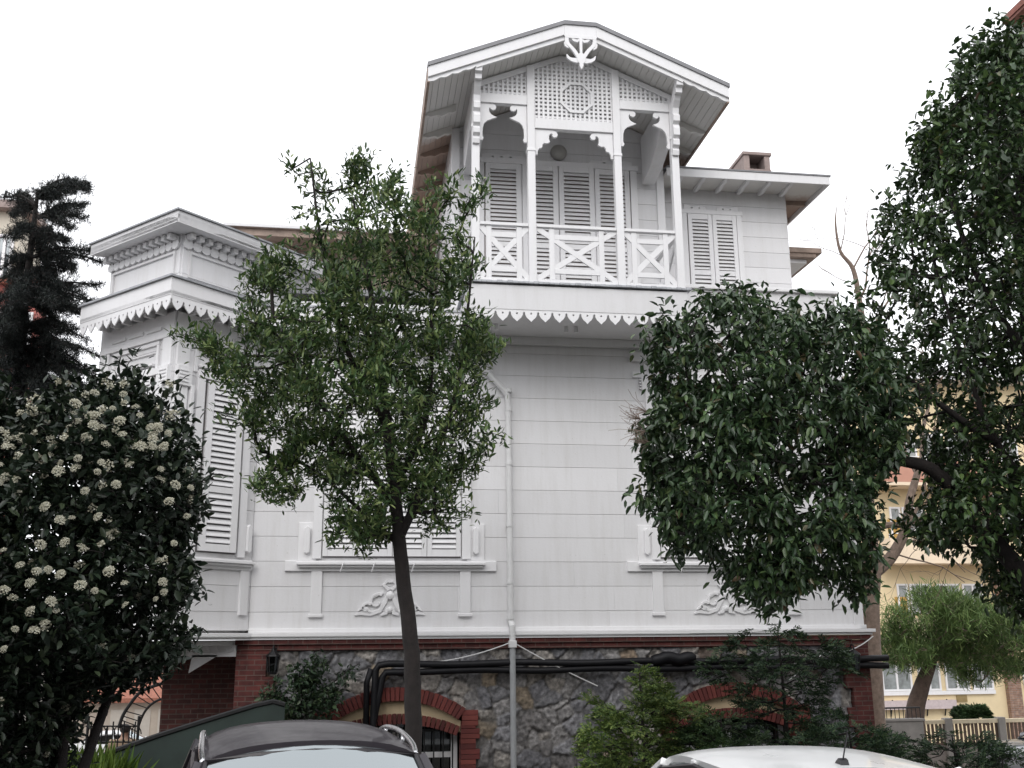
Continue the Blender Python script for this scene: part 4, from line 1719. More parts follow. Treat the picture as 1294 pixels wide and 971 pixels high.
LEAF = dict(
    young=island_mat('young_leaf', [(0, (.028, .058, .022)), (.4, (.058, .108, .036)), (.75, (.115, .175, .056)), (1, (.24, .29, .11))], .42, .22, .45, .25),
    glossy=island_mat('glossy_dark_leaf', [(0, (.024, .046, .022)), (.6, (.044, .080, .034)), (.96, (.085, .135, .048)), (1, (.09, .055, .03))], .30, .12, .5, .25),
    tall=island_mat('tall_tree_leaf', [(0, (.022, .042, .018)), (.6, (.044, .080, .030)), (.97, (.09, .145, .042)), (1, (.08, .05, .03))], .32, .14, .5, .3),
    shrub=island_mat('shrub_leaf', [(0, (.010, .019, .012)), (.7, (.021, .034, .019)), (1, (.045, .062, .032))], .4, .08, .45, .3),
    flower=island_mat('cream_flower', [(0, (.26, .24, .17)), (.6, (.46, .45, .35)), (1, (.66, .65, .56))], .8, .2, .3),
    cedar=island_mat('cedar_needle', [(0, (.014, .017, .018)), (.7, (.024, .030, .029)), (1, (.044, .054, .044))], .7, .05, .3, .3),
    thuja=island_mat('bright_conifer_spray', [(0, (.045, .08, .025)), (.5, (.10, .16, .042)), (1, (.20, .25, .07))], .6, .2, .3, .3),
    thujadark=island_mat('green_conifer_spray', [(0, (.022, .045, .018)), (.6, (.04, .075, .028)), (1, (.07, .11, .04))], .6, .18, .3, .3),
    darkcon=island_mat('dark_conifer_spray', [(0, (.022, .044, .026)), (.6, (.044, .080, .042)), (1, (.09, .135, .058))], .6, .15, .3, .3),
    pine=island_mat('pine_needle', [(0, (.07, .12, .036)), (.6, (.12, .19, .06)), (1, (.20, .27, .09))], .6, .2, .3, .35),
    ivy=island_mat('climber_leaf', [(0, (.016, .032, .018)), (.6, (.03, .055, .028)), (1, (.06, .09, .04))], .4, .15, .4, .2),
    grass=island_mat('grass_blade', [(0, (.05, .10, .012)), (1, (.13, .19, .03))], .6, .2, .3),
)

# ------------------------------------------------------------------ young tree in front of the house
def young_tree():
    Y = -5.4
    b = P(521, 960, Y)
    base = Vector((b.x + .02, Y, gz(b.x, Y)))
    tr = empty('young_tree', base, 'slim young evergreen tree with airy light green crown standing before the middle of the house', 'tree')
    ctrl = [base, Vector((P(522, 915, Y).x, Y, P(522, 915, Y).z)), P(521, 840, Y), P(514, 770, Y), P(508, 712, Y), P(502, 650, Y), P(492, 560, Y), P(482, 470, Y), P(470, 380, Y), P(455, 300, Y), P(445, 250, Y)]
    tp = polyline(ctrl, 5)
    rad = [np.interp(i / (len(tp) - 1), [0, .45, .6, .8, 1], [.092, .072, .058, .03, .010]) for i in range(len(tp))]
    tp = [p + Vector((random.uniform(-.008, .008), random.uniform(-.008, .008), 0)) for p in tp]
    MB().tube(tp, rad, 12).build('trunk', MT['bark'], tr, smooth=True)
    limbs = MB()
    skel = [p for i, p in enumerate(tp) if p.z > P(500, 700, Y).z]
    for pts, r0 in (([(504, 680), (540, 600), (575, 500), (590, 400), (600, 300)], .045), ([(500, 640), (440, 560), (380, 470), (345, 400)], .04), ([(498, 620), (540, 520), (545, 380), (540, 270)], .04),
                    ([(488, 540), (430, 420), (405, 300), (392, 200)], .035), ([(505, 690), (450, 640), (390, 590), (340, 580)], .03), ([(504, 690), (530, 640), (580, 590), (620, 560)], .025), ([(480, 470), (400, 450), (310, 450), (268, 440)], .025)):
        dy = random.uniform(-.7, .7)
        c = [P(x, y, Y + dy * (i / (len(pts) - 1)) ** .8) for i, (x, y) in enumerate(pts)]
        q = polyline(c, 5)
        limbs.tube(q, taper(len(q), r0, .008), 7)
        skel += q[2:]
    limbs.build('limb', MT['bark'], tr, smooth=True)
    outline = [(380, 180), (392, 188), (402, 228), (424, 262), (440, 236), (456, 218), (468, 252), (486, 228), (502, 256), (520, 222), (536, 246), (552, 238), (572, 282), (592, 272), (610, 240), (618, 262), (602, 300), (592, 336), (604, 366), (596, 400), (606, 425), (636, 436), (612, 455), (600, 490), (618, 520), (602, 545), (640, 552), (618, 568), (622, 598), (584, 600), (566, 640), (574, 676), (545, 668), (520, 694), (492, 672), (460, 698), (440, 680), (414, 690), (428, 640), (396, 612), (378, 634), (352, 630), (318, 614), (348, 585), (334, 552), (300, 536), (318, 512), (282, 492), (268, 470), (254, 428), (272, 446), (300, 462), (322, 440), (300, 420), (318, 400), (306, 350), (330, 352), (352, 330), (378, 318), (392, 290), (374, 250)]

    def keep(x, y, z, rg):
        t = (z - 5.7) / 1.5
        return rg.random() > .86 * max(0, min(1, t + .25 * (x > P(560, 300, -5.4).x))) and rg.random() > .15 * max(0, min(1, (4.6 - z) / .8))
    pts, _ = crown_points(outline, Y, 1700, 1.35, 3, 2.5, -.02, .85, keep)
    pts = with_shoots(pts, 60, 4, .38)
    dirs, _o = grow(skel, pts, .0042, .42, name='branches', mat=MT['bark'], parent=tr, r_max=.03)
    rg = np.random.default_rng(31)
    dirs[:, 2] += .35
    args = rosettes(pts, unit(dirs), 18, .54, .086, .027, rg, up=.30, jitter=.05, along=.16)
    leaf_mesh('crown', *args, LEAF['young'], tr, .12, .10)


young_tree()

# ------------------------------------------------------------------ big evergreen leaning in from the right
def big_tree():
    Y = -6.2
    bx = P(1345, 800, Y).x
    base = Vector((bx, Y, gz(bx, Y)))
    tr = empty('evergreen_tree', base, 'tall dark glossy broadleaf tree at the right edge with long limb reaching over the house', 'tree')
    t1 = polyline([base, base + Vector((-.05, 0, 1.2)), P(1330, 760, Y), P(1318, 600, Y), P(1300, 420, Y + .2), P(1290, 250, Y + .1), P(1292, 120, Y)], 6)
    MB().tube(t1, taper(len(t1), .20, .03), 12).build('trunk', MT['bark'], tr, smooth=True)
    lm = MB()
    l1 = polyline([P(1333, 790, Y), P(1294, 728, Y), P(1245, 672, Y - .1), P(1212, 628, Y), P(1175, 592, Y), P(1130, 580, Y + .1), P(1080, 560, Y + .2), P(1010, 540, Y + .1), P(940, 520, Y), P(880, 490, Y)], 5)
    lm.tube(l1, taper(len(l1), .115, .02), 10)
    lm.build('limb', MT['bark'], tr, smooth=True)
    lm = MB()
    sk2 = list(t1[8:])
    for pts in ([(1322, 640), (1260, 560), (1215, 450), (1180, 330)], [(1305, 460), (1240, 360), (1200, 240), (1196, 160)], [(1295, 300), (1260, 200), (1240, 90)], [(1315, 560), (1360, 420), (1370, 250)], [(1260, 560), (1200, 520), (1140, 470), (1110, 420)]):
        dy = random.uniform(-.6, .6)
        q = polyline([P(x, y, Y + dy * i / 3) for i, (x, y) in enumerate(pts)], 5)
        lm.tube(q, taper(len(q), .05, .012), 7)
        sk2 += q
    lm.build('limb', MT['bark'], tr, smooth=True)
    lm = MB()
    sk1 = list(l1[20:])
    for pts in ([(1080, 560), (1040, 480), (1000, 420), (930, 390)], [(1010, 540), (960, 600), (900, 640), (850, 660)], [(1060, 560), (1050, 640), (1060, 700), (1080, 750)], [(950, 520), (900, 450), (850, 420)], [(1040, 555), (1000, 640), (985, 720)]):
        dy = random.uniform(-.6, .6)
        q = polyline([P(x, y, Y + dy * i / 3) for i, (x, y) in enumerate(pts)], 5)
        lm.tube(q, taper(len(q), .03, .008), 7)
        sk1 += q
    lm.build('limb', MT['bark'], tr, smooth=True)
    o1 = [(846, 392), (868, 368), (890, 372), (910, 362), (930, 352), (944, 380), (975, 388), (996, 378), (1004, 408), (1030, 405), (1056, 384), (1078, 400), (1096, 432), (1128, 470), (1140, 520), (1140, 575), (1120, 610), (1090, 645), (1104, 690), (1096, 768), (1074, 772),
          (1078, 742), (1044, 736), (1020, 745), (996, 760), (985, 786), (965, 765), (932, 758), (908, 722), (893, 690), (862, 700), (842, 706), (838, 668), (812, 640), (822, 595), (803, 560), (806, 520), (836, 498), (812, 468), (816, 424), (832, 400)]
    o1 = [(960 + (x - 960) * .92, 570 + (y - 570) * .95) for x, y in o1]
    pts, _ = crown_points(o1, Y, 1600, 1.25, 5, 2.0, -.22, .55)
    pts = with_shoots(pts, 34, 5, .26)
    dirs, _o = grow(sk1, pts, .0042, .42, name='branches', mat=MT['bark'], parent=tr, r_max=.03)
    rg = np.random.default_rng(41)
    args = rosettes(pts, dirs, 13, .60, .105, .044, rg, up=.0, droopdir=.55, jitter=.055, along=.16)
    leaf_mesh('crown', *args, LEAF['glossy'], tr, .14, .22)
    o2 = [(1420, 30), (1330, 10), (1294, 55), (1262, 62), (1238, 48), (1228, 92), (1200, 108), (1192, 150), (1168, 172), (1150, 222), (1132, 258), (1124, 310), (1135, 345), (1112, 352), (1106, 400), (1092, 430), (1112, 475), (1132, 520), (1150, 565), (1200, 560), (1190, 620), (1150, 640), (1150, 690), (1190, 672), (1230, 700), (1262, 690), (1285, 750), (1330, 800), (1420, 760)]

    def keep(x, y, z, rg):
        return True
    pts, _ = crown_points(o2, Y, 3300, 1.5, 8, 1.7, -.30, .6)
    # thinner where the crown lets the sky and the yellow flats show
    pa = P(1140, 460, Y)
    thin = [np.random.default_rng(3).random() for _ in range(0)]
    rg = np.random.default_rng(17)
    d = np.hypot((pts[:, 0] - pa.x) / .85, (pts[:, 2] - pa.z) / 1.35)
    pts = pts[~((d < 1) & (rg.random(len(pts)) < .74))]
    pts = with_shoots(pts, 60, 6, .36)
    dirs, _o = grow(sk2 + l1[6:22], pts, .0042, .42, name='branches', mat=MT['bark'], parent=tr, r_max=.035)
    args = rosettes(pts, dirs, 13, .60, .10, .046, rg, up=.0, droopdir=.4, jitter=.065, along=.16)
    leaf_mesh('crown', *args, LEAF['tall'], tr, .14, .2)
    # dry seed sprays on the left rim
    m = MB()
    rr = random.Random(2)
    for (x, y) in ((806, 545), (800, 530), (812, 560), (808, 520)):
        c = P(x, y, Y - .2)
        for i in range(22):
            e = c + Vector((rr.gauss(-.06, .07), rr.gauss(0, .06), rr.gauss(.02, .08)))
            m.tube([c + Vector((.08, 0, 0)), c.lerp(e, .6) + Vector((0, 0, rr.uniform(-.01, .02))), e], .0025, 3)
    m.build('seed_sprays', MT['bark2'], tr)


big_tree()

# ------------------------------------------------------------------ flowering shrub at the left
def shrub():
    Y = -9.2
    bx = P(70, 960, Y).x
    base = Vector((bx, Y, 0))
    tr = empty('flowering_shrub', base, 'big dark evergreen shrub with clusters of small cream flowers at the left edge', 'shrub')
    st = MB()
    skel = []
    for pts, r in (([(70, 1050), (80, 900), (110, 750), (150, 620), (165, 520)], .05), ([(60, 1050), (40, 880), (20, 720), (0, 580)], .05), ([(80, 1050), (130, 900), (180, 780), (220, 680)], .04), ([(50, 1050), (-20, 900), (-70, 750), (-90, 600)], .04), ([(70, 1050), (90, 800), (90, 650), (60, 540)], .04)):
        dy = random.uniform(-.5, .5)
        q = polyline([P(x, y, Y + dy * i / len(pts)) for i, (x, y) in enumerate(pts)], 5)
        q[0].z = 0
        st.tube(q, taper(len(q), r, .012), 8)
        skel += q[3:]
    st.build('stems', MT['bark'], tr, smooth=True)
    o = [(-160, 540), (-60, 500), (0, 508), (22, 530), (60, 520), (82, 498), (112, 492), (140, 505), (158, 482), (176, 490), (188, 512), (206, 516), (214, 540), (238, 556), (236, 590), (248, 610), (244, 650), (226, 690), (236, 712), (262, 728), (246, 752), (228, 770), (240, 800), (232, 826), (205, 845), (180, 856), (160, 868), (130, 868), (106, 890), (88, 925), (76, 985), (40, 1000), (-160, 1010)]
    pts, _ = crown_points(o, Y, 3300, .95, 12, 2.2, -.4, .6)
    pts = with_shoots(pts, 50, 7, .24)
    dirs, _o = grow(skel, pts, .0032, .42, name='branches', mat=MT['bark'], parent=tr, r_max=.025)
    rg = np.random.default_rng(51)
    args = rosettes(pts, unit(dirs + [0, 0, .2]), 12, .6, .068, .033, rg, up=.15, jitter=.04, along=.12)
    leaf_mesh('crown', *args, LEAF['shrub'], tr, .15, .12)
    # flower heads: domed clusters of tiny florets
    meshes = []
    for k in range(4):
        r2 = np.random.default_rng(70 + k)
        n = 130
        a = r2.uniform(0, 2 * pi, n)
        rr = np.sqrt(r2.uniform(0, 1, n)) * .066
        c = np.stack([rr * np.cos(a), rr * np.sin(a), .034 * (1 - (rr / .066) ** 2) + r2.normal(0, .008, n)], 1)
        ax = r2.normal(0, 1, (n, 3)) * [1, 1, .25]
        nr = c * [6, 6, 1] + [0, 0, .6]
        base2 = np.concatenate([c, c], 0)
        ob = leaf_mesh('flower_cluster', base2, np.concatenate([ax, -ax], 0), np.concatenate([nr, nr], 0), np.full(2 * n, .012), np.full(2 * n, .013), LEAF['flower'], None, .05, .0)
        meshes.append(ob)
    # where the heads show, front of the crown
    spots = [(30, 540), (60, 530), (100, 515), (115, 500), (140, 512), (155, 495), (125, 538), (150, 545), (178, 530), (195, 545), (168, 560), (210, 560), (130, 580), (160, 590), (125, 600), (180, 600), (145, 610), (95, 590), (60, 575), (35, 565), (10, 560), (200, 590), (225, 610), (215, 630), (185, 625),
             (155, 640), (120, 655), (75, 660), (50, 690), (45, 720), (30, 712), (85, 690), (98, 688), (105, 700), (78, 722), (60, 725), (40, 735), (10, 742), (22, 620), (5, 612), (95, 650), (178, 650), (200, 705), (215, 690), (225, 735), (208, 735), (190, 725), (200, 755), (212, 750), (222, 765), (115, 750), (60, 765), (75, 775), (40, 770),
             (60, 790), (45, 795), (22, 800), (5, 825), (160, 765), (165, 780), (155, 735), (98, 740), (125, 820), (180, 820), (170, 845), (118, 845), (15, 755), (8, 700), (240, 620), (232, 655), (130, 565), (85, 545), (70, 600), (110, 625), (150, 690), (170, 670), (140, 720), (190, 680), (62, 640), (28, 665), (205, 650), (182, 745), (90, 800), (140, 790)]
    r3 = random.Random(4)
    ptsA = pts
    spots = [q for q in spots if not (q[0] > 105 and q[1] > 775) and not (q[0] > 135 and q[1] > 590 and (q[0] * 7 + q[1]) % 3 == 0)]
    spots = [(r3.uniform(-10, 200), 0) for _ in range(0)] + spots
    rim = [(0, 512), (20, 528), (45, 526), (70, 514), (95, 498), (120, 497), (140, 508), (160, 490), (180, 504), (205, 522), (228, 552)]
    for i in range(34):
        x = r3.uniform(-6, 226)
        y = np.interp(x, [q[0] for q in rim], [q[1] for q in rim]) + 6 + abs(r3.gauss(0, 40))
        spots.insert(0, (x, y))
    for i, (x, y) in enumerate(spots[:98]):
        g = P(x, y, Y)
        d = np.hypot(ptsA[:, 0] - g.x, ptsA[:, 2] - g.z)
        cand = np.where(d < .17)[0]
        yy = ptsA[cand, 1].min() if len(cand) else Y - .3
        src = meshes[i % 4]
        ob = src if i < 4 else src.copy()
        if i >= 4: COL.objects.link(ob)
        ob.parent = tr
        q = P(x + r3.uniform(-5, 5), y + r3.uniform(-5, 5), yy - .03)
        ob.location = q - base
        ob.matrix_parent_inverse = Matrix.Identity(4)
        s_ = r3.uniform(.26, .52) if y > 600 else r3.uniform(.30, .56)
        ob.scale = (s_, s_, s_)
        ob.rotation_euler = (r3.uniform(.3, 1.25), r3.uniform(-.45, .45), r3.uniform(-.6, .6))
    # the many smaller heads, too many to count
    r4 = np.random.default_rng(91)
    front = pts[(pts[:, 1] < Y + .1)]
    zhi = P(60, 640, Y).z
    wgt = np.where(front[:, 2] > zhi, 1.0, .28) * np.where(front[:, 0] > P(120, 700, Y).x, .55, 1.0)
    pick = front[r4.choice(len(front), 190, replace=False, p=wgt / wgt.sum())]
    n = 36
    rr = np.sqrt(r4.uniform(0, 1, (190, n))) * r4.uniform(.014, .036, (190, 1))
    a = r4.uniform(0, 2 * pi, (190, n))
    off = np.stack([rr * np.cos(a), -.02 - .3 * np.sqrt(np.maximum(.0013 - rr ** 2 * .8, 0)), rr * np.sin(a)], 2)
    q = (pick[:, None, :] + np.array([0, -.07, .02]) + off).reshape(-1, 3)
    m_ = len(q)
    ob = leaf_mesh('small_flower_clusters', q, r4.normal(0, 1, (m_, 3)), r4.normal(0, .4, (m_, 3)) + [0, -1, .4], np.full(m_, .013), np.full(m_, .014), LEAF['flower'], tr, .05, 0)
    ob['kind'] = 'stuff'
    # twig tips standing up above the crown with pale buds are part of the crown mesh


shrub()

# ------------------------------------------------------------------ dark cedar behind the shrub
def cedar():
    Y = 1.5
    bx = P(28, 800, Y).x
    base = Vector((bx, Y, gz(bx, Y)))
    tr = empty('cedar_tree', base, 'tall blackish conifer with ragged drooping branches between the bay and the cream building', 'tree')
    t = polyline([base, P(22, 560, Y), P(26, 430, Y), P(36, 340, Y), P(48, 240, Y)], 8)
    MB().tube(t, taper(len(t), .17, .03), 10).build('trunk', MT['bark'], tr, smooth=True)
    rg = np.random.default_rng(9)
    m = MB()
    tips = []
    dirs = []
    spec = [(50, 245, 110, 238), (46, 262, 5, 250), (48, 275, 104, 262), (44, 290, 8, 300), (42, 300, 84, 305), (40, 325, 132, 332), (40, 345, 90, 342), (38, 360, 4, 352), (36, 372, 125, 360), (36, 385, 112, 402), (34, 398, -8, 396), (34, 412, 108, 428), (32, 430, 130, 452),
            (30, 446, 0, 442), (30, 455, 136, 486), (28, 470, 70, 498), (28, 480, -14, 476), (26, 498, 120, 512), (26, 510, -4, 520), (25, 530, 110, 560), (24, 540, -10, 570), (46, 252, 86, 244), (44, 300, 60, 318), (40, 338, 70, 372), (36, 378, 84, 398), (33, 410, 76, 452), (30, 440, 96, 470), (30, 462, 52, 520), (40, 330, 2, 340), (36, 372, -6, 384), (34, 402, -16, 412), (30, 432, -14, 440), (28, 460, -12, 462), (38, 350, 12, 372), (34, 415, 8, 440), (30, 450, 60, 476), (28, 480, 90, 500), (36, 366, 100, 372)]
    for (x0, y0, x1, y1) in spec:
        for rep in range(4):
            dy = rg.uniform(-1.8, 1.8) if rep else rg.uniform(-.8, .8)
            a = P(x0, y0, Y)
            sc_ = 1 if not rep else rg.uniform(.5, 1.05)
            e = P(x0 + (x1 - x0) * sc_, y0 + (y1 - y0) * sc_ + (rg.uniform(-14, 26) if rep else 0), Y + dy)
            mid = a.lerp(e, .5) + Vector((0, 0, .12))
            q = polyline([a, mid, e], 6)
            m.tube(q, taper(len(q), .035, .008), 5)
            L = (e - a).length
            for t_ in np.linspace(.18, 1, max(8, int(L / .085))):
                p = q[min(len(q) - 1, int(t_ * (len(q) - 1)))]
                p = a.lerp(e, t_) + Vector((0, 0, .12 * 4 * t_ * (1 - t_) * .5))
                d = (e - a).normalized()
                for k in range(3):
                    v = Vector((d.x + rg.normal(0, .7), d.y + rg.normal(0, .9), rg.normal(.05, .6))).normalized()
                    ln = rg.uniform(.10, .34) * (1.15 - .6 * t_)
                    f = p + v * ln
                    m.tube([p, f], [.007, .004], 3, cap=False)
                    for u in np.arange(.25, 1.01, .22):
                        tips.append(tuple(p.lerp(f, u)))
                        dirs.append(tuple(v))
    m.build('branches', MT['bark'], tr)
    tips, dirs = np.array(tips), np.array(dirs)
    args = rosettes(tips, dirs, 8, .7, .062, .009, rg, up=.1, jitter=.02, along=.04)
    leaf_mesh('crown', *args, LEAF['cedar'], tr, .0, .0)


cedar()

# ------------------------------------------------------------------ conifers and climbers along the basement
def conifer(name, label, outline, Y, thick, mat, seed, n=420, L=.07, per=16, group='conifer shrubs in front of the stone basement', thr=-.12, up=.35, tips=()):
    """a loose conifer: feathery sprays of scale leaves along upturned fronds"""
    rg = np.random.default_rng(seed)
    xs = [p[0] for p in outline]
    cx = sum(xs) / len(xs)
    top = min(p[1] for p in outline)
    g = P(cx, top, Y)
    base = Vector((g.x, Y, gz(g.x, Y)))
    tr = empty(name, base, label, 'shrub', group)
    sk = polyline([base, base.lerp(Vector((g.x, Y, g.z)), .5) + Vector((.03, 0, 0)), Vector((g.x, Y, g.z - .05))], 8)
    MB().tube(sk, taper(len(sk), .05, .008), 7).build('trunk', MT['bark'], tr, smooth=True)
    pts, _ = crown_points(outline, Y, n, thick, seed, 2.4, thr, .75)
    extra = [sk[len(sk) * i // 6] for i in range(1, 6)]
    dirs, _o = grow(sk, pts, .0028, .42, name='branches', mat=MT['bark'], parent=tr, r_max=.02)
    out = pts - np.array([[g.x, Y, 0]])
    out[:, 2] = 0
    d = unit(unit(out) * .8 + dirs * .5 + np.array([0, 0, up]) + rg.normal(0, .25, (n, 3)))
    # every clump is a flat frond: leaves paired along a spine of three short forks
    P0, AX, NR, LL, WW_ = [], [], [], [], []
    nrm = unit(np.cross(np.cross(d, [0, 0, 1.0]), d) + rg.normal(0, .35, (n, 3)))
    side = unit(np.cross(d, nrm))
    for f in range(3):
        fd = unit(d + side * (f - 1) * .75 + rg.normal(0, .12, (n, 3)))
        fs = unit(np.cross(fd, nrm))
        for k in range(per // 3):
            t = (k + .6) / (per // 3)
            for sg in (-1, 1):
                P0.append(pts + fd * t * .17 - np.array([0, 0, 1]) * (t * t * .03))
                AX.append(unit(fd + fs * sg * .8 + rg.normal(0, .2, (n, 3))))
                NR.append(nrm + rg.normal(0, .3, (n, 3)))
                LL.append(L * (1.1 - .6 * t) * rg.uniform(.7, 1.3, n))
                WW_.append(np.full(n, L * .26))
    leaf_mesh('crown', np.concatenate(P0), np.concatenate(AX), np.concatenate(NR), np.concatenate(LL), np.concatenate(WW_), mat, tr, .1, .15)
    return tr


conifer('conifer_shrub', 'bright yellow-green conifer shrub in front of the stone wall, left of the white car',
        [(735, 1010), (735, 955), (742, 925), (760, 915), (738, 893), (745, 884), (775, 896), (790, 880), (808, 862), (806, 838), (818, 846), (826, 862), (840, 868), (838, 885), (862, 880), (885, 905), (868, 920), (885, 950), (880, 1010)], -2.6, .75, LEAF['thuja'], 3, 760, .075)
conifer('conifer_shrub', 'tall loose dark conifer against the stone wall behind the white car',
        [(885, 940), (930, 925), (960, 915), (945, 895), (925, 875), (890, 852), (878, 835), (895, 822), (925, 818), (940, 800), (968, 788), (995, 796), (1020, 808), (1050, 812), (1075, 835), (1078, 860), (1050, 870), (1035, 890), (1060, 905), (1050, 925), (1075, 950), (1070, 980), (890, 980)], -1.7, .8, LEAF['darkcon'], 5, 620, .075, thr=-.05, up=.1)
conifer('conifer_shrub', 'low mid-green conifer between the bright shrub and the tall dark conifer',
        [(850, 1000), (860, 935), (880, 920), (900, 900), (925, 905), (940, 920), (965, 935), (960, 1000)], -3.0, .5, LEAF['thujadark'], 8, 260, .07)
conifer('conifer_shrub', 'low dark conifer spreading beside the right brick pier behind the white car',
        [(990, 1000), (1000, 938), (1030, 925), (1060, 920), (1085, 915), (1110, 925), (1140, 935), (1160, 1000)], -2.8, .6, LEAF['darkcon'], 9, 300, .07)
conifer('conifer_shrub', 'low dark bush right of the house in front of the grey garden wall',
        [(1110, 1000), (1115, 935), (1140, 928), (1175, 938), (1200, 925), (1240, 930), (1262, 945), (1290, 950), (1290, 1000)], -1.5, .6, LEAF['darkcon'], 14, 380, .075)
conifer('conifer_shrub', 'small round green bush on the terrace before the yellow flats',
        [(1206, 912), (1212, 900), (1222, 892), (1236, 893), (1246, 904), (1248, 914)], 18.0, .5, LEAF['thujadark'], 15, 120, .2, group='bushes behind the house')


def climber():
    Y = -.55
    g = P(378, 900, Y)
    base = Vector((g.x, Y, gz(g.x, Y)))
    tr = empty('climbing_plant', base, 'leafy climbing plant on the stone wall behind the dark car, left of the arched window', 'plant')
    o = [(330, 912), (332, 880), (345, 858), (365, 872), (372, 835), (382, 858), (398, 822), (412, 838), (418, 858), (440, 846), (450, 840), (430, 870), (424, 895), (418, 914), (370, 920)]
    pts, _ = crown_points(o, Y, 260, .35, 21, 3, -.25, .7)
    sk = polyline([base, P(378, 905, Y), P(385, 870, Y), P(400, 840, Y)], 5) + polyline([P(378, 905, Y), P(400, 880, Y + .1), P(440, 848, Y + .3), P(455, 838, Y + .4)], 5)
    m = MB()
    m.tube(sk[:16], taper(16, .02, .006), 6)
    m.tube(sk[16:], taper(len(sk) - 16, .014, .005), 6)
    m.build('stems', MT['bark'], tr)
    dirs, _o = grow(sk, pts, .003, .4, name='branches', mat=MT['bark'], parent=tr)
    rg = np.random.default_rng(5)
    args = rosettes(pts, dirs, 9, .6, .085, .04, rg, up=.0, droopdir=.2, jitter=.05)
    leaf_mesh('crown', *args, LEAF['ivy'], tr, .12, .15)


climber()

# ------------------------------------------------------------------ trees behind the right corner
def bare_tree():
    Y = 5.0
    b = P(1098, 880, Y)
    base = Vector((b.x, Y, gz(b.x, Y)))
    tr = empty('bare_tree', base, 'leafless tree with grey-brown forked trunk behind the right corner of the house', 'tree')
    m = MB()
    t = polyline([base, P(1099, 790, Y), P(1102, 720, Y), P(1097, 660, Y), P(1096, 600, Y), P(1098, 520, Y)], 5)
    m.tube(t, taper(len(t), .24, .11), 12)
    m.build('trunk', MT['bark2'], tr, smooth=True)
    m = MB()
    rr = random.Random(8)

    def twig(p, d, L, r, lvl):
        q = [p]
        for i in range(5):
            d = (d + Vector((rr.gauss(0, .16), rr.gauss(0, .16), rr.gauss(.03, .12)))).normalized()
            q.append(q[-1] + d * L / 5)
        m.tube(q, taper(6, r, r * .45), 6 if r > .03 else 4, cap=False)
        if lvl <= 0: return
        for k in range(rr.choice((2, 3, 3))):
            i = rr.randint(2, 5)
            d2 = (d + Vector((rr.gauss(0, .6), rr.gauss(0, .6), rr.gauss(.1, .45)))).normalized()
            twig(q[i], d2, L * rr.uniform(.5, .75), r * .5, lvl - 1)
    l = polyline([P(1103, 725, Y), P(1125, 705, Y), P(1143, 672, Y - .1), P(1150, 630, Y - .1), P(1165, 580, Y)], 5)
    m.tube(l, taper(len(l), .15, .07), 9)
    l2 = polyline([P(1098, 672, Y), P(1120, 664, Y), P(1150, 662, Y), P(1190, 640, Y)], 5)
    m.tube(l2, taper(len(l2), .09, .04), 8)
    l3 = polyline([P(1098, 520, Y), P(1094, 440, Y), P(1086, 380, Y), P(1078, 340, Y), P(1062, 318, Y), P(1056, 285, Y), P(1057, 262, Y)], 4)
    m.tube(l3, taper(len(l3), .10, .008), 7)
    for p, d, L, r in ((l[-1], (.3, 0, 1), 2.4, .06), (l[10], (.8, -.2, .6), 2.0, .05), (l2[-1], (.9, 0, .4), 2.0, .035), (l2[8], (.6, .2, -.4), 1.8, .02), (l[6], (.9, 0, -.25), 1.9, .02), (l3[12], (.35, 0, 1), 1.6, .022), (l3[14], (-.7, 0, .35), 1.0, .012), (l3[16], (.5, 0, .9), 1.2, .014), (l3[10], (-.8, 0, .1), .9, .012),
                       (l3[8], (.6, .1, .8), 2.0, .03), (l3[4], (.5, .4, .9), 2.5, .04), (l[-3], (-.2, .5, 1), 2.6, .04), (l2[12], (.3, -.3, 1), 1.6, .025), (l[8], (1, .2, .1), 2.4, .025)):
        twig(p, Vector(d).normalized(), L, r, 3)
    m.build('branches', MT['bark2'], tr)


bare_tree()


def pine():
    Y = 12.0
    b = P(1152, 912, Y)
    base = Vector((b.x, Y, gz(b.x, Y)))
    pb = plain('pine_bark', (.085, .058, .045), .9, var=.4, scale=8, bump=.8)
    tr = empty('pine_tree', base, 'small pine with leaning brown trunk and pale green crown before the yellow flats', 'tree')
    c = [base, P(1156, 905, Y), P(1164, 870, Y), P(1174, 842, Y), P(1186, 800, Y), P(1195, 770, Y)]
    t = polyline(c, 5)
    MB().tube(t, taper(len(t), .30, .10), 10).build('trunk', pb, tr, smooth=True)
    o = [(1122, 775), (1135, 770), (1160, 752), (1170, 744), (1195, 752), (1225, 760), (1240, 775), (1262, 762), (1290, 765), (1340, 790), (1340, 850), (1290, 855), (1262, 845), (1240, 868), (1222, 860), (1215, 832), (1195, 845), (1172, 826), (1150, 842), (1128, 842), (1118, 812), (1130, 800)]
    pts, _ = crown_points(o, Y, 1250, 1.9, 33, .9, -.2, .7)
    sk = t[12:] + polyline([P(1186, 800, Y), P(1220, 800, Y), P(1270, 800, Y), P(1320, 815, Y)], 5) + polyline([P(1180, 815, Y), P(1160, 800, Y), P(1140, 800, Y)], 4)
    dirs, _o = grow(sk, pts, .008, .4, name='branches', mat=MT['bark2'], parent=tr, r_max=.07)
    rg = np.random.default_rng(6)
    args = rosettes(pts, unit(dirs + [0, 0, .3]), 22, .6, .27, .026, rg, up=.25, jitter=.11, along=.2)
    leaf_mesh('crown', *args, LEAF['pine'], tr, .0, .05)


pine()

# ------------------------------------------------------------------ cars
CARPAINT = {}


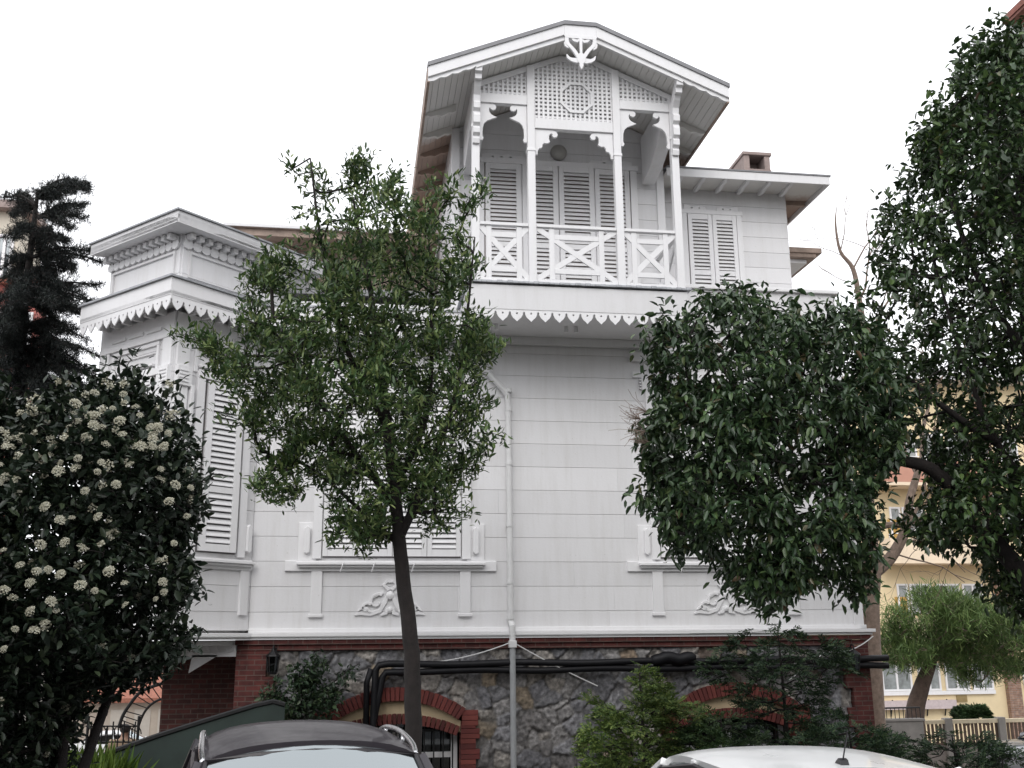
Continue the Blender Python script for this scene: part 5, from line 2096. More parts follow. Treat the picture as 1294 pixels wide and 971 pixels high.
def car_paint(name, col, rough=.28, metal=.0):
    m, n, l, b = new_mat(name)
    b.inputs['Base Color'].default_value = (*col, 1)
    b.inputs['Roughness'].default_value = rough
    b.inputs['Metallic'].default_value = metal
    b.inputs['Coat Weight'].default_value = .7 if col[0] > .1 else .3
    b.inputs['Coat Roughness'].default_value = .08
    tc = N(n, 'ShaderNodeTexCoord')
    nz = N(n, 'ShaderNodeTexNoise')
    nz.inputs['Scale'].default_value = 2.5
    nz.inputs['Detail'].default_value = 8
    nz.inputs['Roughness'].default_value = .7
    l.new(tc.outputs['Object'], nz.inputs['Vector'])
    r = ramp(n, l, nz.outputs['Fac'], [(.35, (rough, rough, rough)), (.7, (min(1, rough + .3),) * 3)])
    l.new(r.outputs[0], b.inputs['Roughness'])
    return m


GLASS = glass('car_glass', (.84, .91, .93), .34, .35)
GLASS2 = glass('dark_car_glass', (.6, .62, .68), .0, .06)
RUBBER = plain('tyre_rubber', (.02, .02, .02), .85)
CHROME = plain('bright_metal', (.62, .62, .64), .22, .9, var=.05)
TRIM = plain('black_trim', (.014, .012, .015), .4, var=.2)
LAMPW = plain('headlamp_lens', (.6, .62, .65), .12, var=.05)
LAMPR = plain('tail_lamp_lens', (.25, .012, .012), .15, var=.1)
SEAT = plain('grey_seat_cloth', (.07, .07, .075), .9)


def surf(m, grid):
    k = len(m.v)
    r, c = len(grid), len(grid[0])
    for row in grid: m.v += [tuple(p) for p in row]
    for i in range(r - 1):
        for j in range(c - 1):
            a = k + i * c + j
            m.f.append((a, a + 1, a + 1 + c, a + c))


def bilin(a, b, c, d, nu, nv, bulge):
    """a pane between corners a b (foot) and d c (head), bowed outwards"""
    a, b, c, d = map(Vector, (a, b, c, d))
    n = (b - a).cross(d - a).normalized()
    g = []
    for i in range(nv + 1):
        v = i / nv
        g.append([a.lerp(b, j / nu).lerp(d.lerp(c, j / nu), v) + n * bulge * 4 * (j / nu) * (1 - j / nu) for j in range(nu + 1)])
    return g


def make_car(name, label, loc, rz, paintm, L, W_, H, belt, xf0, xf1, xr1, xr0, wt, nose, tail, dr=(.03, .03), crown=(.055, .05), rails=False, antenna=False, wag=True, glassm=None, group=None):
    """x forward; xf0/xr0 feet of windscreen and rear window, xf1/xr1 their heads at the roof"""
    glassm = glassm or GLASS
    car = empty(name, loc, label, 'car', group, rz)
    hw = W_ / 2

    def B(m, n_, mat, parent=None, **k):
        o = m.build(n_, mat, None, **k)
        o.parent = parent or car
        return o
    # lower body
    xs = [L / 2, L / 2 - .08, L / 2 - .3, L / 2 - .8, xf0, 0.3, -.6, xr0 + .1, -L / 2 + .25, -L / 2 + .06, -L / 2]
    ztop = [nose - .22, nose - .06, nose, nose + .05, belt, belt + .01, belt + .02, belt + .02, tail, tail - .06, tail - .3]
    wid = [.72, .86, .95, .985, 1, 1, 1, .99, .95, .90, .82]
    zbot = [.32, .25, .22, .2, .2, .2, .2, .2, .24, .27, .34]
    m = MB()
    grid = []
    for x, zt, wd, zb in zip(xs, ztop, wid, zbot):
        w2 = hw * wd
        half = [(0, zb), (w2 * .8, zb), (w2 * .96, zb + .10), (w2, zb + (zt - zb) * .5), (w2 * .985, zb + (zt - zb) * .8), (w2 * .93, zt - .015), (w2 * .80, zt), (0, zt + .015)]
        grid.append([(x, y, z) for y, z in half] + [(x, -y, z) for y, z in reversed(half[1:-1])] + [(x, half[0][0], half[0][1])])
    surf(m, grid)
    k = len(grid[0])
    for row, fl in ((grid[0], 1), (grid[-1], 0)):
        m.v.append((row[0][0], 0, .5))
        c = len(m.v) - 1
        s0 = 0 if fl else (len(grid) - 1) * k
        m.f += [(s0 + i, s0 + i + 1, c) for i in range(k - 1)]
    body = B(m, 'body', paintm, smooth=True)
    # roof shell
    m = MB()
    nu, nv = 14, 14

    def rz_(u, v):          # u along -1..1 (front +), v across -1..1
        cr = crown[0] * v * v + crown[1] * abs(v) ** 6
        d_ = dr[0] if u > 0 else dr[1]
        return H - cr - d_ * .7 * u * u - d_ * .3 * abs(u) ** 8
    top = []
    for i in range(nu + 1):
        u = -1 + 2 * i / nu
        x = (xf1 + xr1) / 2 + (xf1 - xr1) / 2 * u
        row = []
        for j in range(nv + 1):
            v = -1 + 2 * j / nv
            wv = wt * (1 - .05 * max(0, u)) * (1 - .03 * max(0, -u))
            row.append((x + .05 * (1 - v * v) * (1 if u > 0 else -1) * abs(u) ** 3, wv * v, rz_(u, v)))
        top.append(row)
    surf(m, top)
    surf(m, [[(p[0], p[1] * .985, p[2] - .045) for p in row] for row in top])
    kk = (nu + 1) * (nv + 1)
    for i in range(nu):
        for j in (0, nv):
            a = i * (nv + 1) + j
            m.f.append((a, a + nv + 1, kk + a + nv + 1, kk + a))
    for j in range(nv):
        for i in (0, nu):
            a = i * (nv + 1) + j
            m.f.append((a, a + 1, kk + a + 1, kk + a))
    roof = B(m, 'roof', paintm, smooth=True)
    e = roof.modifiers.new('edge', 'EDGE_SPLIT')
    e.split_angle = .7
    # pillars
    zf, zr = rz_(1, 1), rz_(-1, 1)
    wb = hw * .86
    for s in (1, -1):
        xb = (xf1 + xr1) / 2 + .05
        for pa, pb, pw, pt in (((xf0, s * wb * .96, belt - .01), (xf1 - .02, s * wt * .94, zf - .01), .06, .09),
                               ((xr0 - .02, s * wb * .93, belt), (xr1 + .02, s * wt * .95, zr - .01), .10 if wag else .08, .16),
                               ((xb, s * wb * .985, belt), (xb, s * wt * .985, rz_(0, 1) - .01), .09, .045)):
            m = MB()
            m.bar(pa, pb, pw, pt, (0, s, .4))
            B(m, 'pillar', paintm, bev=.01)
    # glass
    m = MB()
    surf(m, bilin((xf0 + .03, wb * .90, belt + .0), (xf0 + .03, -wb * .90, belt + .0), (xf1 + .0, -wt * .90, zf + .01), (xf1 + .0, wt * .90, zf + .01), 10, 6, -.09))
    B(m, 'windscreen', glassm, smooth=True)
    m = MB()
    m.tube([(xf0 + .03, wb * .91, belt), (xf1, wt * .91, zf + .012), (xf1 + .055, wt * .45, zf + .045), (xf1 + .07, 0, zf + .055), (xf1 + .055, -wt * .45, zf + .045), (xf1, -wt * .91, zf + .012), (xf0 + .03, -wb * .91, belt)], .016, 6)
    B(m, 'windscreen_seal', TRIM)
    m = MB()
    for y in (.34, -.34):
        m.box(Fr((0, 0), 0), xf1 - .02, xf1 + .10, -y - .22, -y + .22, zf - .10, zf - .075)
    m.box(Fr((0, 0), 0), xf1 + .10, xf1 + .13, -.11, .11, zf - .13, zf - .06)
    B(m, 'sun_visors', SEAT, bev=.008)
    m = MB()
    surf(m, bilin((xr0 - .03, -wb * .88, belt + .03), (xr0 - .03, wb * .88, belt + .03), (xr1 - .0, wt * .9, zr + .0), (xr1 - .0, -wt * .9, zr + .0), 10, 6, -.07))
    B(m, 'rear_window', GLASS2 if glassm is GLASS else glassm, smooth=True)
    for s in (1, -1):
        for x0, x1, y0, y1 in ((xf0 - .08, xb + .05, xf1 - .06, xb + .05), (xb - .05, xr0 + .1, xb - .05, xr1 + .1)):
            m = MB()
            za, zb_ = rz_(1 if y0 == xf1 - .06 else 0, 1) - .05, rz_(0 if y0 == xf1 - .06 else -1, 1) - .05
            surf(m, bilin((x0, s * wb * .985, belt + .02), (x1, s * wb * .985, belt + .02), (y1, s * wt * .985, zb_), (y0, s * wt * .985, za), 4, 4, 0))
            wdw = B(m, 'side_window', GLASS2, smooth=True)
        m = MB()
        # dark rubber surround along the roof edge
        m.tube([(xf0 - .02, s * wb * .99, belt + .03), (xf1 - .05, s * wt * 1.0, zf - .05), ((xf1 + xr1) / 2, s * wt * 1.02, rz_(0, 1) - .045), (xr1 + .12, s * wt * 1.0, zr - .055), (xr0 + .12, s * wb * .97, belt + .05)], .022, 6)
        B(m, 'window_trim', TRIM)
        m = MB()
        m.lathe((xf0 - .25, s * (hw + .09), belt + .06), [(.02, -.09), (.085, -.05), (.10, .0), (.085, .05), (.02, .085)], 10)
        m.bar((xf0 - .25, s * hw * .9, belt + .02), (xf0 - .25, s * (hw + .05), belt + .04), .05, .05)
        B(m, 'wing_mirror', paintm, smooth=True)
        for xw in (L * .30, -L * .30):
            m = MB()
            r = .33
            m.lathe((xw, s * (hw - .10), r), [(.20, -.10), (r * .93, -.10), (r, -.07), (r, .07), (r * .93, .10), (.20, .10)], 22, 'y')
            wh = B(m, 'wheel', RUBBER)
            m = MB()
            m.lathe((xw, s * (hw - .10), r), [(.21, -.105 if s < 0 else .07), (.21, -.07 if s < 0 else .105), (.05, -.06 if s < 0 else .09)], 14, 'y')
            for q in range(5):
                a = 2 * pi * q / 5
                m.bar((xw, s * (hw + .0), r), (xw + .2 * math.cos(a), s * (hw + .0), r + .2 * math.sin(a)), .05, .02, (0, 1, 0))
            B(m, 'rim', CHROME, wh)
        for x, mat, nm, z0 in ((L / 2 - .10, LAMPW, 'headlight', nose - .16), (-L / 2 + .06, LAMPR, 'tail_light', tail - .22)):
            m = MB()
            sg = 1 if x > 0 else -1
            m.quad8([(x, s * hw * .55, z0), (x, s * hw * .86, z0), (x - sg * .05, s * hw * .86, z0 + .15), (x - sg * .03, s * hw * .55, z0 + .13),
                     (x + sg * .06, s * hw * .52, z0), (x - sg * .10, s * hw * .93, z0), (x - sg * .22, s * hw * .93, z0 + .15), (x + sg * .02, s * hw * .52, z0 + .13)])
            B(m, nm, mat, bev=.015)
    m = MB()
    for y in (-.38, .38):
        m.box(Fr((0, 0), 0), -.1, .35, -y - .22, -y + .22, .45, .62)
        m.prism(Fr((0, y), 0), [(-.12, .6), (.0, .6), (-.16, 1.22), (-.26, 1.22)], -.2, .2)
        m.box(Fr((0, 0), 0), -.28, -.17, -y - .12, -y + .12, 1.20, 1.36)
    m.box(Fr((0, 0), 0), -1.15, -.65, -.6, .6, .45, .62)
    m.prism(Fr((0, 0), 0), [(-1.15, .6), (-1.0, .6), (-1.2, 1.15), (-1.3, 1.15)], -.6, .6)
    m.box(Fr((0, 0), 0), xf0 - .45, xf0 + .05, -hw * .8, hw * .8, .7, belt - .03)
    B(m, 'interior', SEAT, bev=.03)
    m = MB()
    m.box(Fr((0, 0), 0), L / 2 - .10, L / 2 + .03, -hw * .72, hw * .72, .30, .44)
    m.box(Fr((0, 0), 0), L / 2 - .08, L / 2 + .012, -hw * .35, hw * .35, .50, .62)
    B(m, 'grille', TRIM, bev=.02)
    if rails:
        for s in (1, -1):
            m = MB()
            x0, x1 = xf1 - .06, xr1 + .12
            pts = [(x0, s * wt * .93, rz_(1, .93) - .02), (x0 - .16, s * wt * .95, rz_(.8, .95) + .012), (x0 - .45, s * wt * .955, rz_(.4, .95) + .03), ((x0 + x1) / 2, s * wt * .96, rz_(0, .95) + .035), (x1 + .35, s * wt * .955, rz_(-.5, .95) + .03), (x1 + .1, s * wt * .94, rz_(-.85, .95) + .012), (x1, s * wt * .93, rz_(-1, .93) - .02)]
            m.tube(polyline(pts, 5), .015, 8)
            for xx in (x0 - .5, x1 + .4):
                m.tube([(xx, s * wt * .94, rz_(.0, .94) - .05), (xx, s * wt * .955, rz_(0, .95) + .03)], .013, 6)
            B(m, 'roof_rail', CHROME, smooth=True)
    if antenna:
        m = MB()
        x = xr1 + .10
        z = rz_(-.85, 0)
        m.prism(Fr((0, 0), 0), [(x - .05, z - .01), (x + .06, z - .01), (x + .03, z + .015), (x - .005, z + .035), (x - .035, z + .025)], -.025, .025)
        m.tube([(x - .02, 0, z + .03), (x - .11, 0, z + .20)], [.005, .0035], 6)
        B(m, 'antenna', TRIM)
    return car


make_car('parked_car', 'dark grey estate car with silver roof rails parked nose out before the house', (-.25, -10.42, .004), math.radians(-90 + 7), car_paint('dark_grey_car_paint', (.022, .018, .024), .38, .0),
         4.6, 1.84, 1.735, 1.02, 1.20, .41, -1.32, -1.85, .585, .92, 1.02, dr=(.025, .085), rails=True, group='parked cars')
make_car('parked_car', 'white hatchback with short roof aerial parked nose towards the house', (2.98, -8.88, .004), math.radians(90), car_paint('white_car_paint', (.78, .79, .79), .25),
         4.1, 1.74, 1.455, .96, 1.15, .35, -1.38, -1.80, .68, .85, .98, dr=(.10, .022), crown=(.03, .02), antenna=True, group='parked cars')

# ------------------------------------------------------------------ left background: yard, wall, cars, gate, person
def gate():
    Y = 3.2
    b = P(178, 940, Y)
    g = empty('iron_gate', (b.x, Y, gz(b.x, Y)), 'black wrought iron arched gate left of the house, half hidden by the shrub', 'gate')
    m = MB()
    z0 = gz(b.x, Y)
    for (xa, ya) in ((174, 930), (110, 930)):
        x = P(xa, ya, Y).x
        m.tube([(x, Y, z0), (x, Y, P(xa, 905, Y).z)], .025, 6)
    arc = [P(x, y, Y) for x, y in ((174, 940), (174, 925), (177, 912), (184, 898), (193, 889), (203, 884), (214, 882))]
    m.tube(polyline(arc, 4), .022, 6)
    arc = [P(x, y, Y) for x, y in ((150, 920), (155, 905), (163, 892), (176, 876), (192, 868), (212, 862))]
    m.tube(polyline(arc, 4), .03, 6)
    m.build('frame', MT['iron'], g)
    m = MB()
    for i in range(9):
        x = 112 + i * 7
        a, c = P(x, 955, Y), P(x, 912 + (i % 2) * 5, Y)
        m.tube([(a.x, Y, z0), (a.x, Y, c.z)], .013, 5)
    for y in (918, 938):
        a, c = P(108, y, Y), P(176, y, Y)
        m.tube([a, c], .014, 5)
    for i in range(6):
        c = P(116 + i * 11, 928, Y)
        m.tube([tuple(c + Vector((.10 * math.cos(t) * (1 - t / 9), 0, .14 * math.sin(t)))) for t in np.linspace(0, 5.2, 12)], .010, 4)
    m.build('bars', MT['iron'], g)
    # radial twists between the two arches
    m = MB()
    for t in np.linspace(0, 1, 8):
        a = Vector(polyline([P(x, y, Y) for x, y in ((174, 925), (177, 912), (184, 898), (193, 889), (203, 884))], 4)[int(t * 16)])
        c = Vector(polyline([P(x, y, Y) for x, y in ((152, 915), (155, 905), (163, 892), (176, 876), (192, 868))], 4)[int(t * 16)])
        m.tube([a, c], .009, 4)
    m.build('spokes', MT['iron'], g)


gate()


def ramp_wall():
    Y = -2.6
    pts = [(118, 962), (145, 950), (200, 931), (260, 912), (322, 893), (345, 888), (360, 892)]
    q = [P(x, y, Y) for x, y in pts]
    b = Vector((q[2].x, Y, gz(q[2].x, Y)))
    w_ = empty('ramp_parapet', b, 'dark green sheet-metal parapet sloping up to the right behind the dark car', 'parapet')
    m = MB()
    f = Fr((0, Y), 0)
    m.prism(f, [(q[0].x, -.9)] + [(p.x, p.z) for p in q] + [(q[-1].x, -.9)], -.05, .0)
    m.build('panel', MT['greenmetal'], w_)
    m = MB()
    m.tube([p + Vector((0, -.0, .012)) for p in q], .032, 6)
    m.build('coping', MT['iron'], w_)


ramp_wall()


def wall_and_garage():
    Y = 36.0
    a, b = P(90, 862, Y), P(330, 862, Y)
    z0 = gz(0, Y) - .2
    t = empty('garage', ((a.x + b.x) / 2, Y, z0), 'beige garage with red-brown tiled eave in the yard behind the gate', 'garage')
    zt = P(190, 888, Y).z
    m = MB()
    m.box(FR, a.x, b.x, -Y - 4, -Y, z0, zt)
    m.build('wall', plain('beige_plaster', (.42, .36, .30), .9, var=.1, scale=2), t)
    m = MB()
    m.slab([(a.x - .3, Y - .4), (b.x + .3, Y - .4), (b.x + .3, Y + 4), (a.x - .3, Y + 4)], zt + .02, zt + .22)
    k = len(m.v)
    m.v += [(a.x - .3, Y - .4, zt + .222), (b.x + .3, Y - .4, zt + .222), (b.x + .3, Y + 2, zt + 1.3), (a.x - .3, Y + 2, zt + 1.3), (a.x - .3, Y + 4, zt + .222), (b.x + .3, Y + 4, zt + .222)]
    m.f += [(k, k + 1, k + 2, k + 3), (k + 3, k + 2, k + 5, k + 4), (k, k + 3, k + 4), (k + 1, k + 5, k + 2)]
    m.build('roof', plain('terracotta_tiles', (.30, .12, .08), .85, var=.3, scale=8), t)
    for i in range(3):
        c = P(150 + i * 30, 905, Y)
        m = MB()
        m.box(FR, c.x - .36, c.x + .36, -Y + .002, -Y + .03, z0, P(150, 897, Y).z)
        m.build('door', plain('pale_garage_door', (.46, .42, .37), .7, var=.06), t)


wall_and_garage()

wp = car_paint('old_white_car_paint', (.72, .72, .72), .35)
cY = 30.0
cp = P(152, 930, cY)
make_car('parked_car', 'white saloon car standing side-on in the yard behind the iron gate', (cp.x, cY, gz(cp.x, cY) + .04), 0.0, wp, 4.2, 1.7, 1.42, .92, 1.1, .35, -.75, -1.35, .58, .84, .95, wag=False, group='parked cars')
cp = P(50, 940, 7.0)
make_car('parked_car', 'silver-grey car behind the stems of the flowering shrub at far left', (cp.x, 7.0, gz(cp.x, 7.0) + .04), math.radians(150), car_paint('silver_car_paint', (.42, .43, .44), .3, .4), 4.1, 1.7, 1.42, .9, 1.1, .35, -.9, -1.5, .58, .84, .95, group='parked cars')


def person():
    Y = 5.2
    h = P(159, 913, Y)
    x, top = h.x, h.z
    z0 = gz(x, Y) + .03
    s = (top - z0) / 1.70
    who = empty('person', (x, Y, z0), 'person with dark hair in a tan top seen from behind at the iron gate', 'person')

    def skin(name, nodes, edges, mat, sub=2):
        me = bpy.data.meshes.new(name)
        me.from_pydata([(x + a[0] * s, Y + a[1] * s, z0 + a[2] * s) for a in nodes], edges, [])
        o = bpy.data.objects.new(name, me)
        COL.objects.link(o)
        o.parent = who
        o.matrix_parent_inverse = world_of(who).inverted()
        mo = o.modifiers.new('skin', 'SKIN')
        for v, n_ in zip(me.skin_vertices[0].data, nodes):
            v.radius = (n_[3] * s, n_[4] * s)
        me.skin_vertices[0].data[0].use_root = True
        sb = o.modifiers.new('sub', 'SUBSURF')
        sb.levels = sb.render_levels = sub
        me.materials.append(mat)
        return o
    sk = plain('skin', (.36, .22, .16), .6, var=.05)
    nodes = [(0, 0, .95, .15, .11), (0, 0, 1.15, .13, .10), (0, 0, 1.33, .17, .10), (0, 0, 1.43, .09, .07), (0, .0, 1.50, .05, .05), (0, -.01, 1.58, .075, .09), (0, -.01, 1.66, .07, .085),
             (.19, 0, 1.38, .055, .055), (.26, .02, 1.12, .042, .042), (.22, .2, .95, .032, .032), (.20, .28, .92, .035, .02),
             (-.19, 0, 1.38, .055, .055), (-.27, .0, 1.12, .042, .042), (-.25, .10, .88, .032, .032), (-.25, .13, .80, .035, .02),
             (.09, 0, .86, .09, .09), (.10, .0, .48, .06, .06), (.10, .02, .08, .042, .042), (.11, .14, .035, .04, .03),
             (-.09, 0, .86, .09, .09), (-.10, .0, .48, .06, .06), (-.10, .02, .08, .042, .042), (-.11, .14, .035, .04, .03)]
    edges = [(0, 1), (1, 2), (2, 3), (3, 4), (4, 5), (5, 6), (2, 7), (7, 8), (8, 9), (9, 10), (2, 11), (11, 12), (12, 13), (13, 14), (0, 15), (15, 16), (16, 17), (17, 18), (0, 19), (19, 20), (20, 21), (21, 22)]
    skin('body', nodes, edges, sk)
    skin('shirt', [(0, 0, .93, .175, .135), (0, 0, 1.15, .155, .125), (0, 0, 1.33, .195, .125), (0, 0, 1.43, .11, .09), (.19, 0, 1.39, .075, .075), (.265, .02, 1.12, .06, .06), (-.19, 0, 1.39, .075, .075), (-.275, 0, 1.12, .06, .06)],
         [(0, 1), (1, 2), (2, 3), (2, 4), (4, 5), (2, 6), (6, 7)], plain('tan_cloth', (.30, .22, .15), .9, var=.1))
    skin('trousers', [(0, 0, .94, .165, .125), (.09, 0, .86, .11, .11), (.10, 0, .48, .08, .08), (.10, .01, .12, .065, .065), (-.09, 0, .86, .11, .11), (-.10, 0, .48, .08, .08), (-.10, .01, .12, .065, .065)],
         [(0, 1), (1, 2), (2, 3), (0, 4), (4, 5), (5, 6)], plain('dark_cloth', (.03, .03, .04), .9))
    skin('hair', [(0, -.03, 1.53, .075, .07), (0, -.03, 1.61, .092, .095), (0, -.015, 1.685, .075, .085)], [(0, 1), (1, 2)], plain('dark_hair', (.02, .016, .014), .6, var=.3))


person()

# grass patch by the ramp
def grass_patch():
    rg = np.random.default_rng(77)
    Y = -3.4
    a, b = P(95, 962, Y), P(150, 962, Y)
    n = 1500
    x = rg.uniform(a.x - .3, b.x, n)
    y = rg.uniform(Y - .7, Y + .6, n)
    z = np.array([gz(p, q) for p, q in zip(x, y)])
    top = P(130, 953, Y).z
    hgt = np.clip((top - z) * rg.uniform(.6, 1.05, n), .1, 2)
    pos = np.stack([x, y, z + hgt * .55], 1)
    ax = rg.normal(0, .35, (n, 3)) + [0, 0, 1]
    o = leaf_mesh('grass', pos, ax, rg.normal(0, 1, (n, 3)), hgt * .5, np.full(n, .03), LEAF['grass'], None, .1, .2)
    tag(o, 'tuft of bright green tall grass at the foot of the green parapet', 'grass', kind='stuff')


grass_patch()


# cream and red buildings at far left
def left_building():
    Y = 14.0
    xr = P(66, 300, Y).x
    z0 = gz(xr, Y) - .2
    ztop = P(10, 268, Y).z
    bl = empty('apartment_building', (xr - 5, Y, z0), 'cream building with grey-framed window at the far left behind the cedar', 'building')
    zm = P(30, 368, Y).z
    cm = plain('cream_render', (.62, .57, .48), .85, var=.06, scale=1.5)
    m = MB()
    xc = P(24, 300, Y).x
    m.box(FR, xc - 11, xc, -Y - 2.2, -Y, z0, ztop)
    m.build('wall', cm, bl)
    m = MB()
    m.box(FR, xc - 11.3, xc + .3, -Y - 2.5, -Y + .35, ztop + .003, ztop + .25)
    m.build('roof', MT['chimney'], bl)
    for (x0, x1, y0, y1) in ((-40, -12, 300, 350), (-4, 13, 300, 352), (-4, 13, 420, 470), (-40, -12, 420, 470)):
        a, b = P(x0, y0, Y), P(x1, y1, Y)
        m = MB()
        fw = .09
        m.box(FR, a.x, a.x + fw, -Y + .003, -Y + .06, b.z, a.z)
        m.box(FR, b.x - fw, b.x, -Y + .003, -Y + .06, b.z, a.z)
        m.box(FR, (a.x + b.x) / 2 - .04, (a.x + b.x) / 2 + .04, -Y + .003, -Y + .06, b.z, a.z)
        m.box(FR, a.x - .1, b.x + .1, -Y + .003, -Y + .12, b.z - .1, b.z - .002)
        m.box(FR, a.x, b.x, -Y + .003, -Y + .06, a.z, a.z + .09)
        wd = m.build('window', MT['white2'], bl)
        m = MB()
        m.box(FR, a.x + fw, b.x - fw, -Y + .004, -Y + .012, b.z, a.z)
        m.build('pane', MT['darkpane'], wd)
    Y2 = 12.0
    a, b = P(-30, 372, Y2), P(47, 372, Y2)
    z0 = gz(b.x, Y2) - .2
    rb = empty('red_building', ((a.x + b.x) / 2, Y2, z0), 'lower red-painted house with a white-framed window behind the cedar at far left', 'house')
    zt = P(50, 362, Y2).z
    m = MB()
    m.box(FR, a.x, b.x, -Y2 - 1.0, -Y2, z0, zt)
    m.build('wall', plain('red_render', (.40, .13, .11), .85, var=.1, scale=1.5), rb)
    m = MB()
    m.box(FR, a.x - .2, b.x + .15, -Y2 - 1.2, -Y2 + .2, zt + .003, zt + .14)
    m.build('roof', plain('terracotta_roof', (.34, .13, .09), .85, var=.3, scale=7), rb)
    for (x0, x1, y0, y1) in ((18, 38, 398, 440), (-16, 6, 398, 440)):
        a, b = P(x0, y0, Y2), P(x1, y1, Y2)
        m = MB()
        m.box(FR, a.x, b.x, -Y2 + .003, -Y2 + .05, a.z, a.z + .08)
        m.box(FR, a.x, b.x, -Y2 + .003, -Y2 + .09, b.z - .08, b.z)
        m.box(FR, a.x, a.x + .08, -Y2 + .003, -Y2 + .05, b.z, a.z)
        m.box(FR, b.x - .08, b.x, -Y2 + .003, -Y2 + .05, b.z, a.z)
        wd = m.build('window', MT['white2'], rb)
        m = MB()
        m.box(FR, a.x + .08, b.x - .08, -Y2 + .004, -Y2 + .012, b.z, a.z)
        m.build('pane', MT['darkpane'], wd)


left_building()


# ------------------------------------------------------------------ right background: the yellow flats
def flats():
    Y = 27.0
    f = Fr((0, Y), 0)
    xl, xr = P(1085, 700, Y).x, P(1420, 700, Y).x
    z0 = gz(xl, Y) - .3
    zt = P(1200, 486, Y).z
    b = empty('apartment_building', ((xl + xr) / 2, Y, z0), 'yellow block of flats with cream balconies and white windows behind the pine', 'building')
    yel = plain('yellow_render', (.74, .61, .39), .9, var=.08, scale=.8)
    crm = plain('peach_render', (.78, .64, .48), .9, var=.08, scale=.8)
    cur = plain('curtained_pane', (.26, .28, .28), .12, var=.35, scale=3)
    pnk = plain('pinkish_render', (.50, .26, .19), .9, var=.1, scale=.8)
    m = MB()
    m.box(f, xl, xr, -10, .0, z0, zt)
    m.build('wall', yel, b)
    m = MB()
    m.box(f, xl - .5, xr + .5, -10.5, .9, zt + .003, zt + .35)
    m.build('roof', MT['white2'], b)
    st = P(1200, 738, Y).z - P(1200, 838, Y).z
    base = P(1200, 838, Y).z
    for k in range(4):
        zh = base + k * st            # head height of this storey's windows
        for (x0, x1) in ((1112, 1150), (1158, 1186), (1192, 1222), (1226, 1252), (1290, 1320), (1330, 1360)):
            if k and x0 == 1112: x0, x1 = 1142, 1156
            a, c = P(x0, 840, Y).x, P(x1, 840, Y).x
            h = 1.15 if k == 0 else (2.1 if x1 - x0 < 20 else 1.25)
            m = MB()
            fw = .08
            m.box(f, a, a + fw, .003, .07, zh - h, zh)
            m.box(f, c - fw, c, .003, .07, zh - h, zh)
            m.box(f, a + fw, c - fw, .003, .07, zh - fw, zh)
            m.box(f, a + fw, c - fw, .003, .07, zh - h, zh - h + fw)
            if c - a > .8: m.box(f, (a + c) / 2 - .04, (a + c) / 2 + .04, .003, .07, zh - h + fw, zh - fw)
            wd = m.build('window', MT['white2'], b)
            m = MB()
            m.box(f, a + fw, c - fw, .004, .015, zh - h + fw, zh - fw)
            m.build('pane', cur, wd)
        if k == 0: continue
        # balcony
        a, c = P(1108, 700, Y).x, P(1252, 700, Y).x
        zb = zh - 2.15 if k else zh
        m = MB()
        fl = base + (k - 1) * st + .95
        m.box(f, a, c, .02, 1.3, fl - .14, fl)
        bc = m.build('balcony', crm, b)
        m = MB()
        m.box(f, a, c, 1.2, 1.3, fl + .003, fl + .95)
        m.box(f, a, a + .1, .02, 1.198, fl + .003, fl + .95)
        m.box(f, c - .1, c, .02, 1.198, fl + .003, fl + .95)
        m.build('parapet', crm if k < 3 else pnk, bc)
        m = MB()
        m.tube([f(a, 1.25, fl + 1.15), f(c, 1.25, fl + 1.15)], .025, 6)
        for u in np.linspace(a, c, 9):
            m.tube([f(u, 1.25, fl + .95), f(u, 1.25, fl + 1.15)], .018, 5)
        m.build('railing', MT['white2'], bc)
    # white band under the ground floor windows and awning box
    zh = base
    a, c = P(1108, 870, Y).x, P(1256, 870, Y).x
    m = MB()
    m.box(f, a, c, .003, .12, zh - 1.32, zh - 1.16)
    m.build('window_sill', MT['white2'], b)
    a, c = P(1112, 885, Y).x, P(1203, 885, Y).x
    m = MB()
    m.box(f, a, c, .003, .35, P(1150, 896, Y).z, P(1150, 885, Y).z)
    m.build('planter', plain('pale_pinkish_panel', (.52, .44, .44), .7), b)
    m = MB()
    for k in range(4):
        u = a + (c - a) * (k + .5) / 4
        m.tube([f(u, .30, P(1150, 884, Y).z), f(u, .05, P(1150, 905, Y).z)], .03, 5)
    m.build('planter_bracket', MT['iron'], b)
    s0, s1 = P(1208, 879, Y), P(1222, 887, Y)
    m = MB()
    m.box(f, s0.x, s1.x, .003, .05, s1.z, s0.z)
    m.build('name_plate', plain('brass_plate', (.30, .22, .10), .5, .4), b)
    m = MB()
    for x0, x1 in ((1262, 1278),):
        a, c = P(x0, 800, Y).x, P(x1, 800, Y).x
        m.box(f, a, c, .003, .25, z0, zt)
    m.build('brick_column', brick('column_brick', (.26, .14, .10), (.34, .22, .16), (.3, .27, .24), 2), b)
    for k in range(1, 4):
        m = MB()
        fl = base + (k - 1) * st + .95
        a, c = P(1125, 700, Y).x, P(1140, 700, Y).x
        m.box(f, a, c, .003, .02, fl, fl + 1.9)
        m.build('balcony_recess', plain('ochre_render', (.45, .28, .08), .9), b)


flats()


